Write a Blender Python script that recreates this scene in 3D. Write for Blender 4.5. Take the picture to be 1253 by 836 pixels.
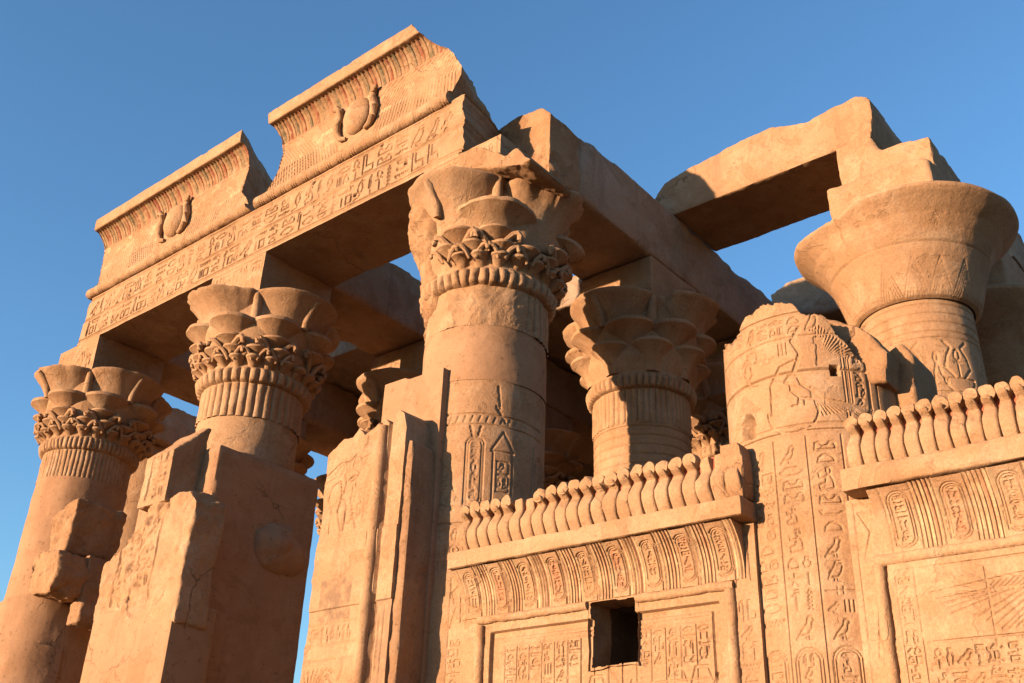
import bpy, bmesh, math, random
import numpy as np
from mathutils import Matrix, Vector

for o in list(bpy.data.objects):
    bpy.data.objects.remove(o, do_unlink=True)
scene = bpy.context.scene
COL = scene.collection
R = math.radians

# ------------------------------------------------------------------ camera
CAM = np.array([[0.77255165, 0.63400958, 0.03458033],
                [-0.26724926, 0.3740843, -0.88805336],
                [-0.5759703, 0.67682552, 0.45843803]])      # rows: right, down, forward
FPX, CX, CY = 1255.555, 626.5, 418.0
cam_d = bpy.data.cameras.new('camera')
cam = bpy.data.objects.new('camera', cam_d)
COL.objects.link(cam)
cam_d.sensor_width = 36.0
cam_d.lens = 36.0 * FPX / 1253.0
cam_d.clip_start = 0.05
cam_d.clip_end = 20000
r_, u_, b_ = CAM[0], -CAM[1], -CAM[2]
cam.matrix_world = Matrix(((r_[0], u_[0], b_[0], 0), (r_[1], u_[1], b_[1], 0),
                           (r_[2], u_[2], b_[2], 0), (0, 0, 0, 1)))
scene.camera = cam

# ------------------------------------------------------------------ light
SUN_EL, SUN_AZ = 4.0, 19.5          # azimuth left of the façade's normal
sd = Vector((-math.sin(R(SUN_AZ)) * math.cos(R(SUN_EL)), -math.cos(R(SUN_AZ)) * math.cos(R(SUN_EL)), math.sin(R(SUN_EL))))
world = bpy.data.worlds.new('World')
scene.world = world
world.use_nodes = True
wn = world.node_tree
bg = wn.nodes['Background']
sky = wn.nodes.new('ShaderNodeTexSky')
sky.sky_type = 'NISHITA'
sky.sun_disc = False
sky.sun_elevation = R(SUN_EL)
sky.sun_rotation = R(180 + SUN_AZ)
sky.air_density = 1.0
sky.dust_density = 0.5
sky.ozone_density = 3.2
wn.links.new(sky.outputs[0], bg.inputs['Color'])
bg.inputs['Strength'].default_value = 0.15
sun_d = bpy.data.lights.new('sun', 'SUN')
sun_d.energy = 4.3
sun_d.angle = R(0.6)
sun_d.color = (1.0, 0.672, 0.425)
sun = bpy.data.objects.new('sun', sun_d)
COL.objects.link(sun)
sun.rotation_euler = sd.to_track_quat('Z', 'Y').to_euler()
sun.location = (-40, -80, 30)
scene.view_settings.view_transform = 'Standard'
scene.view_settings.look = 'None'
scene.view_settings.gamma = 1.0
scene.view_settings.exposure = 1.88
scene.view_settings.use_curve_mapping = False
scene.cycles.max_bounces = 8
scene.cycles.diffuse_bounces = 6

# ------------------------------------------------------------------ helpers
def ray(px, py):
    return CAM.T @ np.array([(px - CX) / FPX, (py - CY) / FPX, 1.0])

def at(px, py, x=None, y=None, z=None):
    d = ray(px, py)
    if x is not None: return d * (x / d[0])
    if y is not None: return d * (y / d[1])
    return d * (z / d[2])

def xz(pts, y):
    return [(float(p[0]), float(p[2])) for p in (at(a, b, y=y) for a, b in pts)]

def yz(pts, x):
    return [(float(p[1]), float(p[2])) for p in (at(a, b, x=x) for a, b in pts)]

def sstep(a, b, x):
    t = np.clip((x - a) / (b - a + 1e-12), 0, 1)
    return t * t * (3 - 2 * t)

def _hash(ix, iy, iz, seed):
    h = (ix.astype(np.int64) * 374761393 + iy.astype(np.int64) * 668265263 + iz.astype(np.int64) * 2147483647 + seed * 974634777) & 0xffffffff
    h = ((h ^ (h >> 13)) * 1274126177) & 0xffffffff
    h = h ^ (h >> 16)
    return (h & 0xffff) / 32767.5 - 1.0

def vnoise(P, seed=0):
    P = np.asarray(P, float)
    I = np.floor(P).astype(np.int64)
    f = P - I
    f = f * f * f * (f * (f * 6 - 15) + 10)
    x, y, z = I[..., 0], I[..., 1], I[..., 2]
    fx, fy, fz = f[..., 0], f[..., 1], f[..., 2]
    out = 0
    for dx in (0, 1):
        wx = fx if dx else 1 - fx
        for dy in (0, 1):
            wy = fy if dy else 1 - fy
            for dz in (0, 1):
                wz = fz if dz else 1 - fz
                out = out + wx * wy * wz * _hash(x + dx, y + dy, z + dz, seed)
    return out

def fbm(P, scale=1.0, octv=4, gain=0.5, seed=0):
    P = np.asarray(P, float) * scale
    a, s, t = 1.0, 0.0, 0.0
    for k in range(octv):
        s = s + a * vnoise(P + 17.31 * k, seed + k)
        t += a
        a *= gain
        P = P * 2.03
    return s / t

def worley(P, scale, seed=0):
    P = np.asarray(P, float) * scale
    I = np.floor(P).astype(np.int64); best = np.full(len(P), 9.0)
    for dx in (-1, 0, 1):
        for dy in (-1, 0, 1):
            for dz in (-1, 0, 1):
                c = I + np.array([dx, dy, dz])
                o = np.stack([_hash(c[:, 0], c[:, 1], c[:, 2], seed + k) * .5 + .5 for k in range(3)], -1)
                best = np.minimum(best, np.linalg.norm(c + o - P, axis=1))
    return best

def new_mesh_object(name, V, F, mat, parent=None, smooth=True, pig=None, F3=None, sharp=40):
    V = np.ascontiguousarray(V, dtype=np.float32).reshape(-1, 3)
    me = bpy.data.meshes.new(name)
    loops, starts, n = [], [], 0
    F = np.asarray(F, dtype=np.int32).reshape(-1, 4)
    nq = len(F)
    allidx = [F.ravel()]
    st = [np.arange(nq, dtype=np.int32) * 4]
    cur = nq * 4
    npoly = nq
    for poly in (F3 or []):
        poly = np.asarray(poly, dtype=np.int32)
        allidx.append(poly)
        st.append(np.array([cur], dtype=np.int32))
        cur += len(poly)
        npoly += 1
    idx = np.concatenate(allidx)
    sts = np.concatenate(st)
    me.vertices.add(len(V))
    me.vertices.foreach_set('co', V.ravel())
    me.loops.add(len(idx))
    me.loops.foreach_set('vertex_index', idx)
    me.polygons.add(npoly)
    me.polygons.foreach_set('loop_start', sts)
    if smooth:
        me.polygons.foreach_set('use_smooth', np.ones(npoly, dtype=bool))
    me.update(calc_edges=True)
    if smooth: me.set_sharp_from_angle(angle=R(sharp))
    if pig is not None:
        at_ = me.color_attributes.new('pigment', 'FLOAT_COLOR', 'POINT')
        full = np.zeros((len(V), 4), dtype=np.float32)
        full[:len(pig)] = pig
        at_.data.foreach_set('color', full.ravel())
        ap = me.attributes.new('paint', 'FLOAT', 'POINT')
        ap.data.foreach_set('value', np.ascontiguousarray(full[:, 3]))
    me.materials.append(mat)
    o = bpy.data.objects.new(name, me)
    COL.objects.link(o)
    if parent is not None:
        o.parent = parent
    return o

def thing(name, label, cat, group=None, loc=(0, 0, 0)):
    o = bpy.data.objects.new(name, None)
    COL.objects.link(o)
    o.empty_display_size = 0.3
    o['label'] = label
    o['category'] = cat
    o['kind'] = 'thing'
    if group: o['group'] = group
    return o

def tag(o, label, cat, group=None):
    o['label'] = label
    o['category'] = cat
    o['kind'] = 'thing'
    if group: o['group'] = group
    return o

def grid_faces(nv, nu, wrap=False, off=0):
    j = np.arange(nu if wrap else nu - 1)
    j2 = (j + 1) % nu
    i = np.arange(nv - 1)[:, None]
    a = i * nu + j; b = i * nu + j2; c = (i + 1) * nu + j2; d = (i + 1) * nu + j
    return np.stack([a, b, c, d], -1).reshape(-1, 4) + off

def backed(P, yback, K=3, rough=0.0, seed=0, shift=None):
    """front grid P (nv,nu,3) closed by ring strips going back to the plane y=yback"""
    nv, nu = P.shape[:2]
    V = [P.reshape(-1, 3)]
    F = [grid_faces(nv, nu)]
    idx = np.concatenate([np.arange(nu), np.arange(1, nv) * nu + nu - 1,
                          (nv - 1) * nu + np.arange(nu - 2, -1, -1), np.arange(nv - 2, 0, -1) * nu])
    prev = idx
    B = P.reshape(-1, 3)[idx]
    n = len(idx)
    base = nv * nu
    for k in range(1, K + 1):
        t = k / K
        Q = B.copy()
        Q[:, 1] = B[:, 1] * (1 - t) + yback * t
        if shift is not None:
            Q = shift(Q, t)
        if rough:
            Nn = np.stack([fbm(Q, 1.7, 4, .55, seed), 0 * t + np.zeros(n), fbm(Q + 31, 1.7, 4, .55, seed + 9)], -1)
            Q = Q + Nn * rough * min(1, 2.2 * t)
        V.append(Q)
        cur = base + np.arange(n)
        base += n
        p2, c2 = np.roll(prev, -1), np.roll(cur, -1)
        F.append(np.stack([prev, cur, c2, p2], -1))
        prev = cur
    return np.concatenate(V), np.concatenate(F), [list(prev)]

class MB:
    """collects quads"""
    def __init__(s):
        s.V, s.F, s.n = [], [], 0
    def grid(s, P, wrap=False):
        nv, nu = P.shape[:2]
        s.V.append(P.reshape(-1, 3)); s.F.append(grid_faces(nv, nu, wrap, s.n)); s.n += nv * nu
    def tube(s, pts, rad, n=8, flat=None):
        pts = np.array(pts, float); m = len(pts)
        rad = np.broadcast_to(np.array(rad, float), (m,))
        T = np.gradient(pts, axis=0); T /= np.linalg.norm(T, axis=1)[:, None] + 1e-9
        ref = np.array([0.13, 0.2, 1.0]) if abs(T[0][2]) < .9 else np.array([1.0, .1, 0])
        A = np.cross(T, ref); A /= np.linalg.norm(A, axis=1)[:, None] + 1e-9
        Bv = np.cross(T, A)
        a = np.linspace(0, 2 * np.pi, n, endpoint=False)
        P = pts[:, None] + rad[:, None, None] * (np.cos(a)[None, :, None] * A[:, None] + np.sin(a)[None, :, None] * Bv[:, None])
        P = np.concatenate([np.repeat(pts[:1, None], n, 1), P, np.repeat(pts[-1:, None], n, 1)])
        s.grid(P, wrap=True)
    def box(s, x0, x1, y0, y1, z0, z1):
        v = np.array([[x0, y0, z0], [x1, y0, z0], [x1, y1, z0], [x0, y1, z0], [x0, y0, z1], [x1, y0, z1], [x1, y1, z1], [x0, y1, z1]], float)
        f = np.array([[0, 3, 2, 1], [4, 5, 6, 7], [0, 1, 5, 4], [1, 2, 6, 5], [2, 3, 7, 6], [3, 0, 4, 7]]) + s.n
        s.V.append(v); s.F.append(f); s.n += 8
    def arrays(s):
        return np.concatenate(s.V), np.concatenate(s.F)
    def build(s, name, mat, parent=None, rough=0.0, scale=4.0, seed=0, smooth=True):
        V, F = s.arrays()
        if rough:
            V = V + np.stack([fbm(V + 7.7 * k, scale, 4, .55, seed + 5 * k) for k in range(3)], -1) * rough
        return new_mesh_object(name, V, F, mat, parent, smooth)

# ------------------------------------------------------------------ materials
MATS = {}
def stone_mat(name, base, dark, light, spot=0.0, bump=0.5, grain=1.0, cracks=True, pig=True):
    base, dark, light = [tuple(q * .61 for q in c_) for c_ in (base, dark, light)]
    m = bpy.data.materials.new(name)
    m.use_nodes = True
    nt = m.node_tree; N = nt.nodes; L = nt.links
    bsdf = N['Principled BSDF']
    bsdf.inputs['Roughness'].default_value = 0.92
    bsdf.inputs['Specular IOR Level'].default_value = 0.15
    tc = N.new('ShaderNodeTexCoord')
    def noise(sc, det=6, rough=.6, vec=None, dist=0):
        n = N.new('ShaderNodeTexNoise'); n.inputs['Scale'].default_value = sc
        n.inputs['Detail'].default_value = det; n.inputs['Roughness'].default_value = rough
        n.inputs['Distortion'].default_value = dist
        L.new(vec if vec is not None else tc.outputs['Object'], n.inputs['Vector']); return n
    def ramp(src, p0, c0, p1, c1):
        r = N.new('ShaderNodeValToRGB')
        r.color_ramp.elements[0].position = p0; r.color_ramp.elements[0].color = (*c0, 1)
        r.color_ramp.elements[1].position = p1; r.color_ramp.elements[1].color = (*c1, 1)
        L.new(src, r.inputs[0]); return r
    def mix(fac, a, b, typ='MIX'):
        x = N.new('ShaderNodeMix'); x.data_type = 'RGBA'; x.blend_type = typ
        for sock, val in ((x.inputs[0], fac), (x.inputs[6], a), (x.inputs[7], b)):
            if hasattr(val, 'is_linked'): L.new(val, sock)
            elif isinstance(val, tuple): sock.default_value = (*val, 1)
            else: sock.default_value = val
        return x.outputs[2]
    n1 = noise(0.55, 7, .62, dist=.4)
    c = ramp(n1.outputs['Fac'], .32, dark, .68, base).outputs[0]
    n2 = noise(2.3, 6, .65)
    f2 = ramp(n2.outputs['Fac'], .50, (0, 0, 0), .72, (.7, .7, .7)).outputs[0]
    c = mix(f2, c, light)
    # per block variation of hue
    mp = N.new('ShaderNodeMapping'); mp.inputs['Scale'].default_value = (.25, .25, 1.1)
    L.new(tc.outputs['Object'], mp.inputs['Vector'])
    n5 = noise(1.4, 5, .6, mp.outputs[0], .6)
    f5 = ramp(n5.outputs['Fac'], .5, (0, 0, 0), .75, (.55, .55, .55)).outputs[0]
    c = mix(f5, c, tuple(x * y for x, y in zip(base, (.86, .74, .62))))
    # weather streaks running down, and grey dusty patches
    ms = N.new('ShaderNodeMapping'); ms.inputs['Scale'].default_value = (2.6, 2.6, .22)
    L.new(tc.outputs['Object'], ms.inputs['Vector'])
    n7 = noise(1.0, 6, .65, ms.outputs[0], .3)
    f7 = ramp(n7.outputs['Fac'], .54, (0, 0, 0), .72, (.5, .5, .5)).outputs[0]
    c = mix(f7, c, tuple(x * y for x, y in zip(dark, (.72, .72, .78))))
    n8 = noise(.8, 7, .68, dist=1.2)
    f8 = ramp(n8.outputs['Fac'], .56, (0, 0, 0), .70, (.45, .45, .45)).outputs[0]
    c = mix(f8, c, tuple(x * y for x, y in zip(light, (.95, 1.02, 1.12))))
    # grain
    n3 = noise(38 * grain, 4, .7)
    f3 = ramp(n3.outputs['Fac'], .3, (.78, .78, .78), .7, (1.12, 1.12, 1.12)).outputs[0]
    c = mix(1.0, c, f3, 'MULTIPLY')
    if spot:
        n4 = noise(11, 3, .55)
        f4 = ramp(n4.outputs['Fac'], .62, (0, 0, 0), .70, (spot, spot, spot)).outputs[0]
        c = mix(f4, c, tuple(x * .45 for x in dark))
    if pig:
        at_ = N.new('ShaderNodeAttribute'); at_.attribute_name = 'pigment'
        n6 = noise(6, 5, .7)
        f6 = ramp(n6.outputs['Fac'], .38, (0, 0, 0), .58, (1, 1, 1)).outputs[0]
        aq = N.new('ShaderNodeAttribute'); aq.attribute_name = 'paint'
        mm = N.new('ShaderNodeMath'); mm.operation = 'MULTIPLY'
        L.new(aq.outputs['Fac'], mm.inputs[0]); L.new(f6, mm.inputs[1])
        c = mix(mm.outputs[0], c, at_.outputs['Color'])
    # hairline cracks
    wv = noise(1.1, 4, .6)
    mv = N.new('ShaderNodeVectorMath'); mv.operation = 'MULTIPLY_ADD'
    L.new(wv.outputs['Color'], mv.inputs[0]); mv.inputs[1].default_value = (.9, .9, .9); L.new(tc.outputs['Object'], mv.inputs[2])
    cv = N.new('ShaderNodeTexVoronoi'); cv.feature = 'DISTANCE_TO_EDGE'; cv.inputs['Scale'].default_value = .62
    L.new(mv.outputs[0], cv.inputs['Vector'])
    ck = ramp(cv.outputs['Distance'], .002, (0, 0, 0), .010, (1, 1, 1)).outputs[0]
    cm = noise(.5, 2, .5)
    cf = ramp(cm.outputs['Fac'], .57 if cracks else .97, (0, 0, 0), .66 if cracks else 1.0, (1, 1, 1)).outputs[0]
    crack = mix(cf, (1.0, 1.0, 1.0), ck)
    # bump
    b1 = noise(9, 8, .7); b2 = noise(70, 4, .6)
    vo = N.new('ShaderNodeTexVoronoi'); vo.inputs['Scale'].default_value = 13
    L.new(tc.outputs['Object'], vo.inputs['Vector'])
    pit = ramp(vo.outputs['Distance'], .03, (0, 0, 0), .16, (1, 1, 1)).outputs[0]
    pm = noise(2.0, 3, .5)
    pf = ramp(pm.outputs['Fac'], .55, (0, 0, 0), .7, (1, 1, 1)).outputs[0]
    pitm = mix(pf, (1.0, 1.0, 1.0), pit)
    add = N.new('ShaderNodeMath'); add.operation = 'MULTIPLY_ADD'
    L.new(b1.outputs['Fac'], add.inputs[0]); add.inputs[1].default_value = 1.0
    ad2 = N.new('ShaderNodeMath'); ad2.operation = 'MULTIPLY_ADD'
    L.new(b2.outputs['Fac'], ad2.inputs[0]); ad2.inputs[1].default_value = .35
    L.new(add.outputs[0], ad2.inputs[2])
    ad3 = N.new('ShaderNodeMath'); ad3.operation = 'MULTIPLY_ADD'
    L.new(pitm, ad3.inputs[0]); ad3.inputs[1].default_value = .5
    L.new(ad2.outputs[0], ad3.inputs[2])
    bp = N.new('ShaderNodeBump'); bp.inputs['Strength'].default_value = bump
    bp.inputs['Distance'].default_value = 0.03
    ad4 = N.new('ShaderNodeMath'); ad4.operation = 'MULTIPLY_ADD'
    L.new(crack, ad4.inputs[0]); ad4.inputs[1].default_value = .6
    L.new(ad3.outputs[0], ad4.inputs[2])
    stain = mix(crack, tuple(q * .5 for q in dark), c)
    np_ = noise(1.25, 7, .62, dist=.8)
    pk = ramp(np_.outputs['Fac'], .555, (0, 0, 0), .568, (1, 1, 1)).outputs[0]
    stain = mix(pk, stain, tuple(q * .9 for q in base)) if False else stain
    ad5 = N.new('ShaderNodeMath'); ad5.operation = 'MULTIPLY_ADD'
    L.new(pk, ad5.inputs[0]); ad5.inputs[1].default_value = -.45
    L.new(ad4.outputs[0], ad5.inputs[2])
    hs = N.new('ShaderNodeMix'); hs.data_type = 'RGBA'; hs.blend_type = 'MULTIPLY'
    L.new(pk, hs.inputs[0]); L.new(stain, hs.inputs[6]); hs.inputs[7].default_value = (.92, .90, .87, 1)
    stain = hs.outputs[2]
    L.new(stain, bsdf.inputs['Base Color'])
    L.new(ad5.outputs[0], bp.inputs['Height'])
    L.new(bp.outputs[0], bsdf.inputs['Normal'])
    return m

SAND = stone_mat('sandstone', (.475, .295, .168), (.40, .237, .13), (.55, .385, .245), spot=.35, bump=.65)
SAND_WHOLE = stone_mat('uncracked_sandstone', (.475, .295, .168), (.40, .237, .13), (.55, .385, .245), spot=.35, bump=.65, cracks=False)
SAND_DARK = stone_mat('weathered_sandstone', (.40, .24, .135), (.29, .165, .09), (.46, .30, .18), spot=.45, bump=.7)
PALE = stone_mat('pale_skylit_stone', (.46, .33, .23), (.36, .245, .16), (.52, .39, .28), spot=.4, bump=.8)  # paler, greyer sandstone; sky fill on shaded parts put into the colour
PLASTER = stone_mat('repair_plaster', (.44, .262, .152), (.385, .222, .125), (.48, .295, .178), spot=.55, bump=.22, grain=1.6)
ROUGH = stone_mat('broken_stone', (.45, .27, .145), (.34, .185, .095), (.52, .34, .20), spot=.3, bump=1.0)

# ------------------------------------------------------------------ carved signs
def circ(cx, cy, r, a0=0, a1=360, n=18):
    return [(cx + r * math.cos(R(a0 + (a1 - a0) * i / n)), cy + r * math.sin(R(a0 + (a1 - a0) * i / n))) for i in range(n + 1)]

# each sign: (aspect w/h, list of strokes), unit box
G = {}
G['bird'] = (.9, [[(.05, .62), (.16, .78), (.3, .8), (.36, .66), (.55, .55), (.98, .22), (.7, .25), (.45, .22), (.28, .36), (.2, .55), (.05, .62)], [(.42, .22), (.42, .02), (.3, .02)], [(.55, .23), (.56, .02), (.46, .02)], [(.4, .5), (.8, .27)]])
G['owl'] = (.8, [[(.15, .95), (.45, .98), (.55, .75), (.85, .35), (.95, .1), (.65, .2), (.4, .2), (.2, .45), (.12, .7), (.15, .95)], [(.45, .2), (.45, .02), (.3, .02)], [(.6, .2), (.6, .02)], [(.22, .8), (.4, .8)]])
G['falcon'] = (.8, [[(.08, .72), (.2, .9), (.38, .85), (.45, .6), (.75, .3), (.98, .02), (.7, .15), (.4, .22), (.22, .45), (.2, .66), (.08, .72)], [(.38, .22), (.36, .02), (.22, .02)], [(.5, .2), (.5, .02)]])
G['reed'] = (.35, [[(.45, .02), (.45, .98), (.8, .75), (.8, .35), (.45, .25)]])
G['water'] = (2.6, [[(i / 12, .3 if i % 2 else .75) for i in range(13)]])
G['mouth'] = (2.4, [[(0, .5), (.25, .85), (.5, .95), (.75, .85), (1, .5), (.75, .15), (.5, .05), (.25, .15), (0, .5)]])
G['eye'] = (2.2, [[(0, .5), (.25, .8), (.5, .9), (.75, .8), (1, .5), (.75, .25), (.5, .15), (.25, .25), (0, .5)], circ(.5, .55, .13)])
G['ankh'] = (.5, [[(.5, 0), (.5, .55)], [(.1, .52), (.9, .52)], [(.5, .55), (.2, .72), (.25, .93), (.5, 1), (.75, .93), (.8, .72), (.5, .55)]])
G['disc'] = (1, [circ(.5, .5, .42), circ(.5, .5, .1)])
G['loaf'] = (1.7, [[(.03, .1), (.1, .55), (.3, .85), (.5, .95), (.7, .85), (.9, .55), (.97, .1), (.03, .1)]])
G['basket'] = (2.2, [[(0, .85), (1, .85), (.85, .35), (.6, .1), (.4, .1), (.15, .35), (0, .85)]])
G['viper'] = (2.2, [[(0, .25), (.3, .2), (.5, .45), (.7, .2), (.85, .3), (.9, .7), (1, .75)], [(.86, .7), (.8, .95)]])
G['cobra'] = (.75, [[(.98, .05), (.55, .1), (.45, .25), (.7, .45), (.65, .75), (.4, .95), (.15, .85)], [(.45, .25), (.25, .5), (.35, .78)]])
G['feather'] = (.4, [[(.35, 0), (.35, .7), (.4, .95), (.65, 1), (.85, .85), (.65, .75)], [(.35, .05), (.7, .1), (.72, .72)]])
G['leg'] = (.5, [[(.3, 1), (.35, .2), (.1, .05), (.9, .05), (.75, .2), (.6, .22), (.6, 1)]])
G['arm'] = (2.2, [[(0, .75), (.1, .35), (.75, .35), (.9, .6), (1, .55)], [(.1, .35), (.1, .75)]])
G['man'] = (.75, [[(.35, .72), (.3, .85), (.38, .98), (.52, .95), (.52, .8), (.45, .72)], [(.42, .72), (.25, .45), (.2, .08), (.85, .05), (.9, .25), (.6, .35), (.55, .6), (.42, .72)], [(.5, .6), (.85, .55), (.9, .72)]])
G['stroke3'] = (.9, [[(.15, .1), (.15, .9)], [(.5, .1), (.5, .9)], [(.85, .1), (.85, .9)]])
G['stroke'] = (.25, [[(.5, .08), (.5, .92)]])
G['house'] = (1.5, [[(.65, .1), (1, .1), (1, .9), (0, .9), (0, .1), (.35, .1)]])
G['bolt'] = (2.6, [[(0, .5), (1, .5)], [(.4, .2), (.4, .8)], [(.6, .2), (.6, .8)]])
G['cloth'] = (.35, [[(.3, 0), (.3, .85), (.45, 1), (.7, .95), (.75, .5)]])
G['sceptre'] = (.35, [[(.5, 0), (.5, .85), (.1, .8), (.2, .98), (.6, .98)], [(.5, .85), (.85, .7)]])
G['pillar'] = (.45, [[(.35, 0), (.35, .6)], [(.65, 0), (.65, .6)], [(.1, .62), (.9, .62)], [(.1, .74), (.9, .74)], [(.1, .86), (.9, .86)], [(.1, .98), (.9, .98)], [(.2, 0), (.8, 0)]])
G['throne'] = (.8, [[(.1, .05), (.9, .05), (.9, 1), (.65, 1), (.65, .4), (.1, .4), (.1, .05)]])
G['jar'] = (.5, [[(.35, .95), (.65, .95), (.62, .75), (.85, .5), (.7, .1), (.3, .1), (.15, .5), (.38, .75), (.35, .95)]])
G['scarab'] = (.8, [circ(.5, .45, .3, n=14), [(.25, .7), (.5, .95), (.75, .7)], [(.5, .15), (.5, .6)], [(.2, .6), (.02, .8)], [(.8, .6), (.98, .8)], [(.22, .3), (.02, .1)], [(.78, .3), (.98, .1)]])
G['rope'] = (.45, [[(.3, 0), (.7, .2), (.3, .4), (.7, .6), (.3, .8), (.5, 1), (.7, .8), (.3, .6), (.7, .4), (.3, .2), (.7, 0)]])
G['star'] = (1, [[(.5, 1), (.5, .5), (.98, .65)], [(.02, .65), (.5, .5), (.8, .05)], [(.5, .5), (.2, .05)]])
G['hill'] = (2, [[(0, .1), (.05, .8), (.25, .9), (.4, .5), (.6, .5), (.75, .9), (.95, .8), (1, .1), (0, .1)]])
TALL = ['bird', 'owl', 'falcon', 'reed', 'ankh', 'cobra', 'feather', 'leg', 'man', 'stroke3', 'cloth', 'sceptre', 'pillar', 'throne', 'jar', 'scarab', 'rope', 'bird', 'man', 'reed', 'cobra']
FLAT = ['water', 'mouth', 'eye', 'loaf', 'basket', 'viper', 'arm', 'house', 'bolt', 'hill', 'water', 'loaf', 'mouth']
SMALL = ['disc', 'loaf', 'stroke', 'star', 'house', 'stroke3', 'jar', 'bird']

DEEP = 1.0
class Relief:
    def __init__(s, w, h, res):
        s.w, s.h, s.res = w, h, res
        s.nu = max(2, int(round(w / res)) + 1); s.nv = max(2, int(round(h / res)) + 1)
        s.du, s.dv = w / (s.nu - 1), h / (s.nv - 1)
        s.H = np.zeros((s.nv, s.nu)); s.B = np.zeros((s.nv, s.nu)); s.pig = np.zeros((s.nv, s.nu, 4), np.float32)
        s.u = np.linspace(0, w, s.nu); s.v = np.linspace(0, h, s.nv)
    def _box(s, u0, u1, v0, v1):
        i0 = max(0, int(math.floor(u0 / s.du))); i1 = min(s.nu, int(math.ceil(u1 / s.du)) + 1)
        j0 = max(0, int(math.floor(v0 / s.dv))); j1 = min(s.nv, int(math.ceil(v1 / s.dv)) + 1)
        return i0, i1, j0, j1
    def seg(s, pts, wd=.014, d=.014, up=False):
        if d < .05: d = d * DEEP
        for (a, b), (c, e) in zip(pts[:-1], pts[1:]):
            m = wd + 2.0 * s.res
            i0, i1, j0, j1 = s._box(min(a, c) - m, max(a, c) + m, min(b, e) - m, max(b, e) + m)
            if i1 <= i0 or j1 <= j0: continue
            U = s.u[None, i0:i1]; V = s.v[j0:j1, None]
            dx, dy = c - a, e - b
            l2 = dx * dx + dy * dy + 1e-12
            t = np.clip(((U - a) * dx + (V - b) * dy) / l2, 0, 1)
            D = np.hypot(U - a - t * dx, V - b - t * dy)
            k = 1 - sstep(wd * .5, wd * .5 + s.res * .85, D)
            S = s.H[j0:j1, i0:i1]
            if up: np.maximum(S, d * k, out=S)
            else: np.minimum(S, -d * k, out=S)
    def glyph(s, g, u, v, w, h, wd=.016, d=.022, flip=False, up=False):
        for st in G[g][1]:
            s.seg([(u + (1 - x if flip else x) * w, v + y * h) for x, y in st], wd, d, up)
    def rect(s, u0, u1, v0, v1, wd=.014, d=.014, up=False):
        s.seg([(u0, v0), (u1, v0), (u1, v1), (u0, v1), (u0, v0)], wd, d, up)
    def level(s, u0, u1, v0, v1, val, soft=None):
        f = soft or s.res
        U = s.u[None]; V = s.v[:, None]
        k = sstep(u0 - f, u0 + f, U) * (1 - sstep(u1 - f, u1 + f, U)) * sstep(v0 - f, v0 + f, V) * (1 - sstep(v1 - f, v1 + f, V))
        s.B += k * val
    def paint(s, u0, u1, v0, v1, col, a=1.0):
        i0, i1, j0, j1 = s._box(u0, u1, v0, v1)
        s.pig[j0:j1, i0:i1, :3] = col; s.pig[j0:j1, i0:i1, 3] = a
    def text_h(s, u0, u1, v0, v1, rng, wd=.016, d=.022):
        h = v1 - v0; u = u0
        while u < u1 - .2 * h:
            k = rng.random()
            if k < .5:
                g = rng.choice(TALL); w = G[g][0] * h * .95
                if u + w > u1: break
                s.glyph(g, u, v0 + .02 * h, w, h * .96, wd, d, True)
            elif k < .8:
                w = h * rng.uniform(.7, 1.0)
                if u + w > u1: break
                n = rng.choice((2, 3))
                for q in range(n):
                    g = rng.choice(FLAT)
                    hh = h / n
                    ww = min(w, G[g][0] * hh * .8)
                    s.glyph(g, u + (w - ww) / 2, v0 + q * hh + hh * .12, ww, hh * .76, wd, d)
            else:
                w = h * .8
                if u + w > u1: break
                g = rng.choice(FLAT)
                s.glyph(g, u, v0 + h * .66, w, h * .28, wd, d)
                for q in range(2):
                    s.glyph(rng.choice(SMALL), u + q * w * .52, v0 + h * .04, w * .42, h * .5, wd, d, True)
            u += w + h * .12
    def text_v(s, u0, u1, v0, v1, rng, wd=.016, d=.022):
        w = u1 - u0; v = v1
        while v > v0 + .3 * w:
            k = rng.random()
            if k < .4:
                g = rng.choice(FLAT); h = w * .42
                if v - h < v0: break
                ww = min(w, G[g][0] * h * .9)
                s.glyph(g, u0 + (w - ww) / 2, v - h, ww, h * .9, wd, d)
            elif k < .75:
                h = w * rng.uniform(.75, 1)
                if v - h < v0: break
                g = rng.choice(TALL); g2 = rng.choice(TALL)
                if G[g][0] > .6:
                    s.glyph(g, u0 + w * .1, v - h, min(w * .85, G[g][0] * h), h * .95, wd, d, True)
                else:
                    s.glyph(g, u0 + .02 * w, v - h, w * .4, h * .95, wd, d, True)
                    s.glyph(g2, u0 + w * .52, v - h, w * .45, h * .95, wd, d, True)
            else:
                h = w * .5
                if v - h < v0: break
                for q in range(2):
                    s.glyph(rng.choice(SMALL), u0 + q * w * .52 + .02 * w, v - h, w * .42, h * .9, wd, d, True)
            v -= h + w * .1
    def cartouche(s, u, v0, w, h, rng, wd=.016, d=.022, rings=2, pig=None):
        for q in range(rings):
            o = q * wd * 2.6
            r = w / 2 - o
            pts = circ(u, v0 + h - w / 2, r, 0, 180, 12) + [(u - r, v0 + o + .3 * r)] + circ(u, v0 + o + r, r, 180, 360, 12) + [(u + r, v0 + h - w / 2)]
            s.seg(pts, wd, d)
        o = rings * wd * 2.6
        if pig is not None:
            s.paint(u - w / 2 + o, u + w / 2 - o, v0 + w * .3, v0 + h - w * .3, pig, .7)
        s.text_v(u - w / 2 + o + .01, u + w / 2 - o - .01, v0 + w * .3, v0 + h - w * .2, rng, wd, d)
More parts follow.
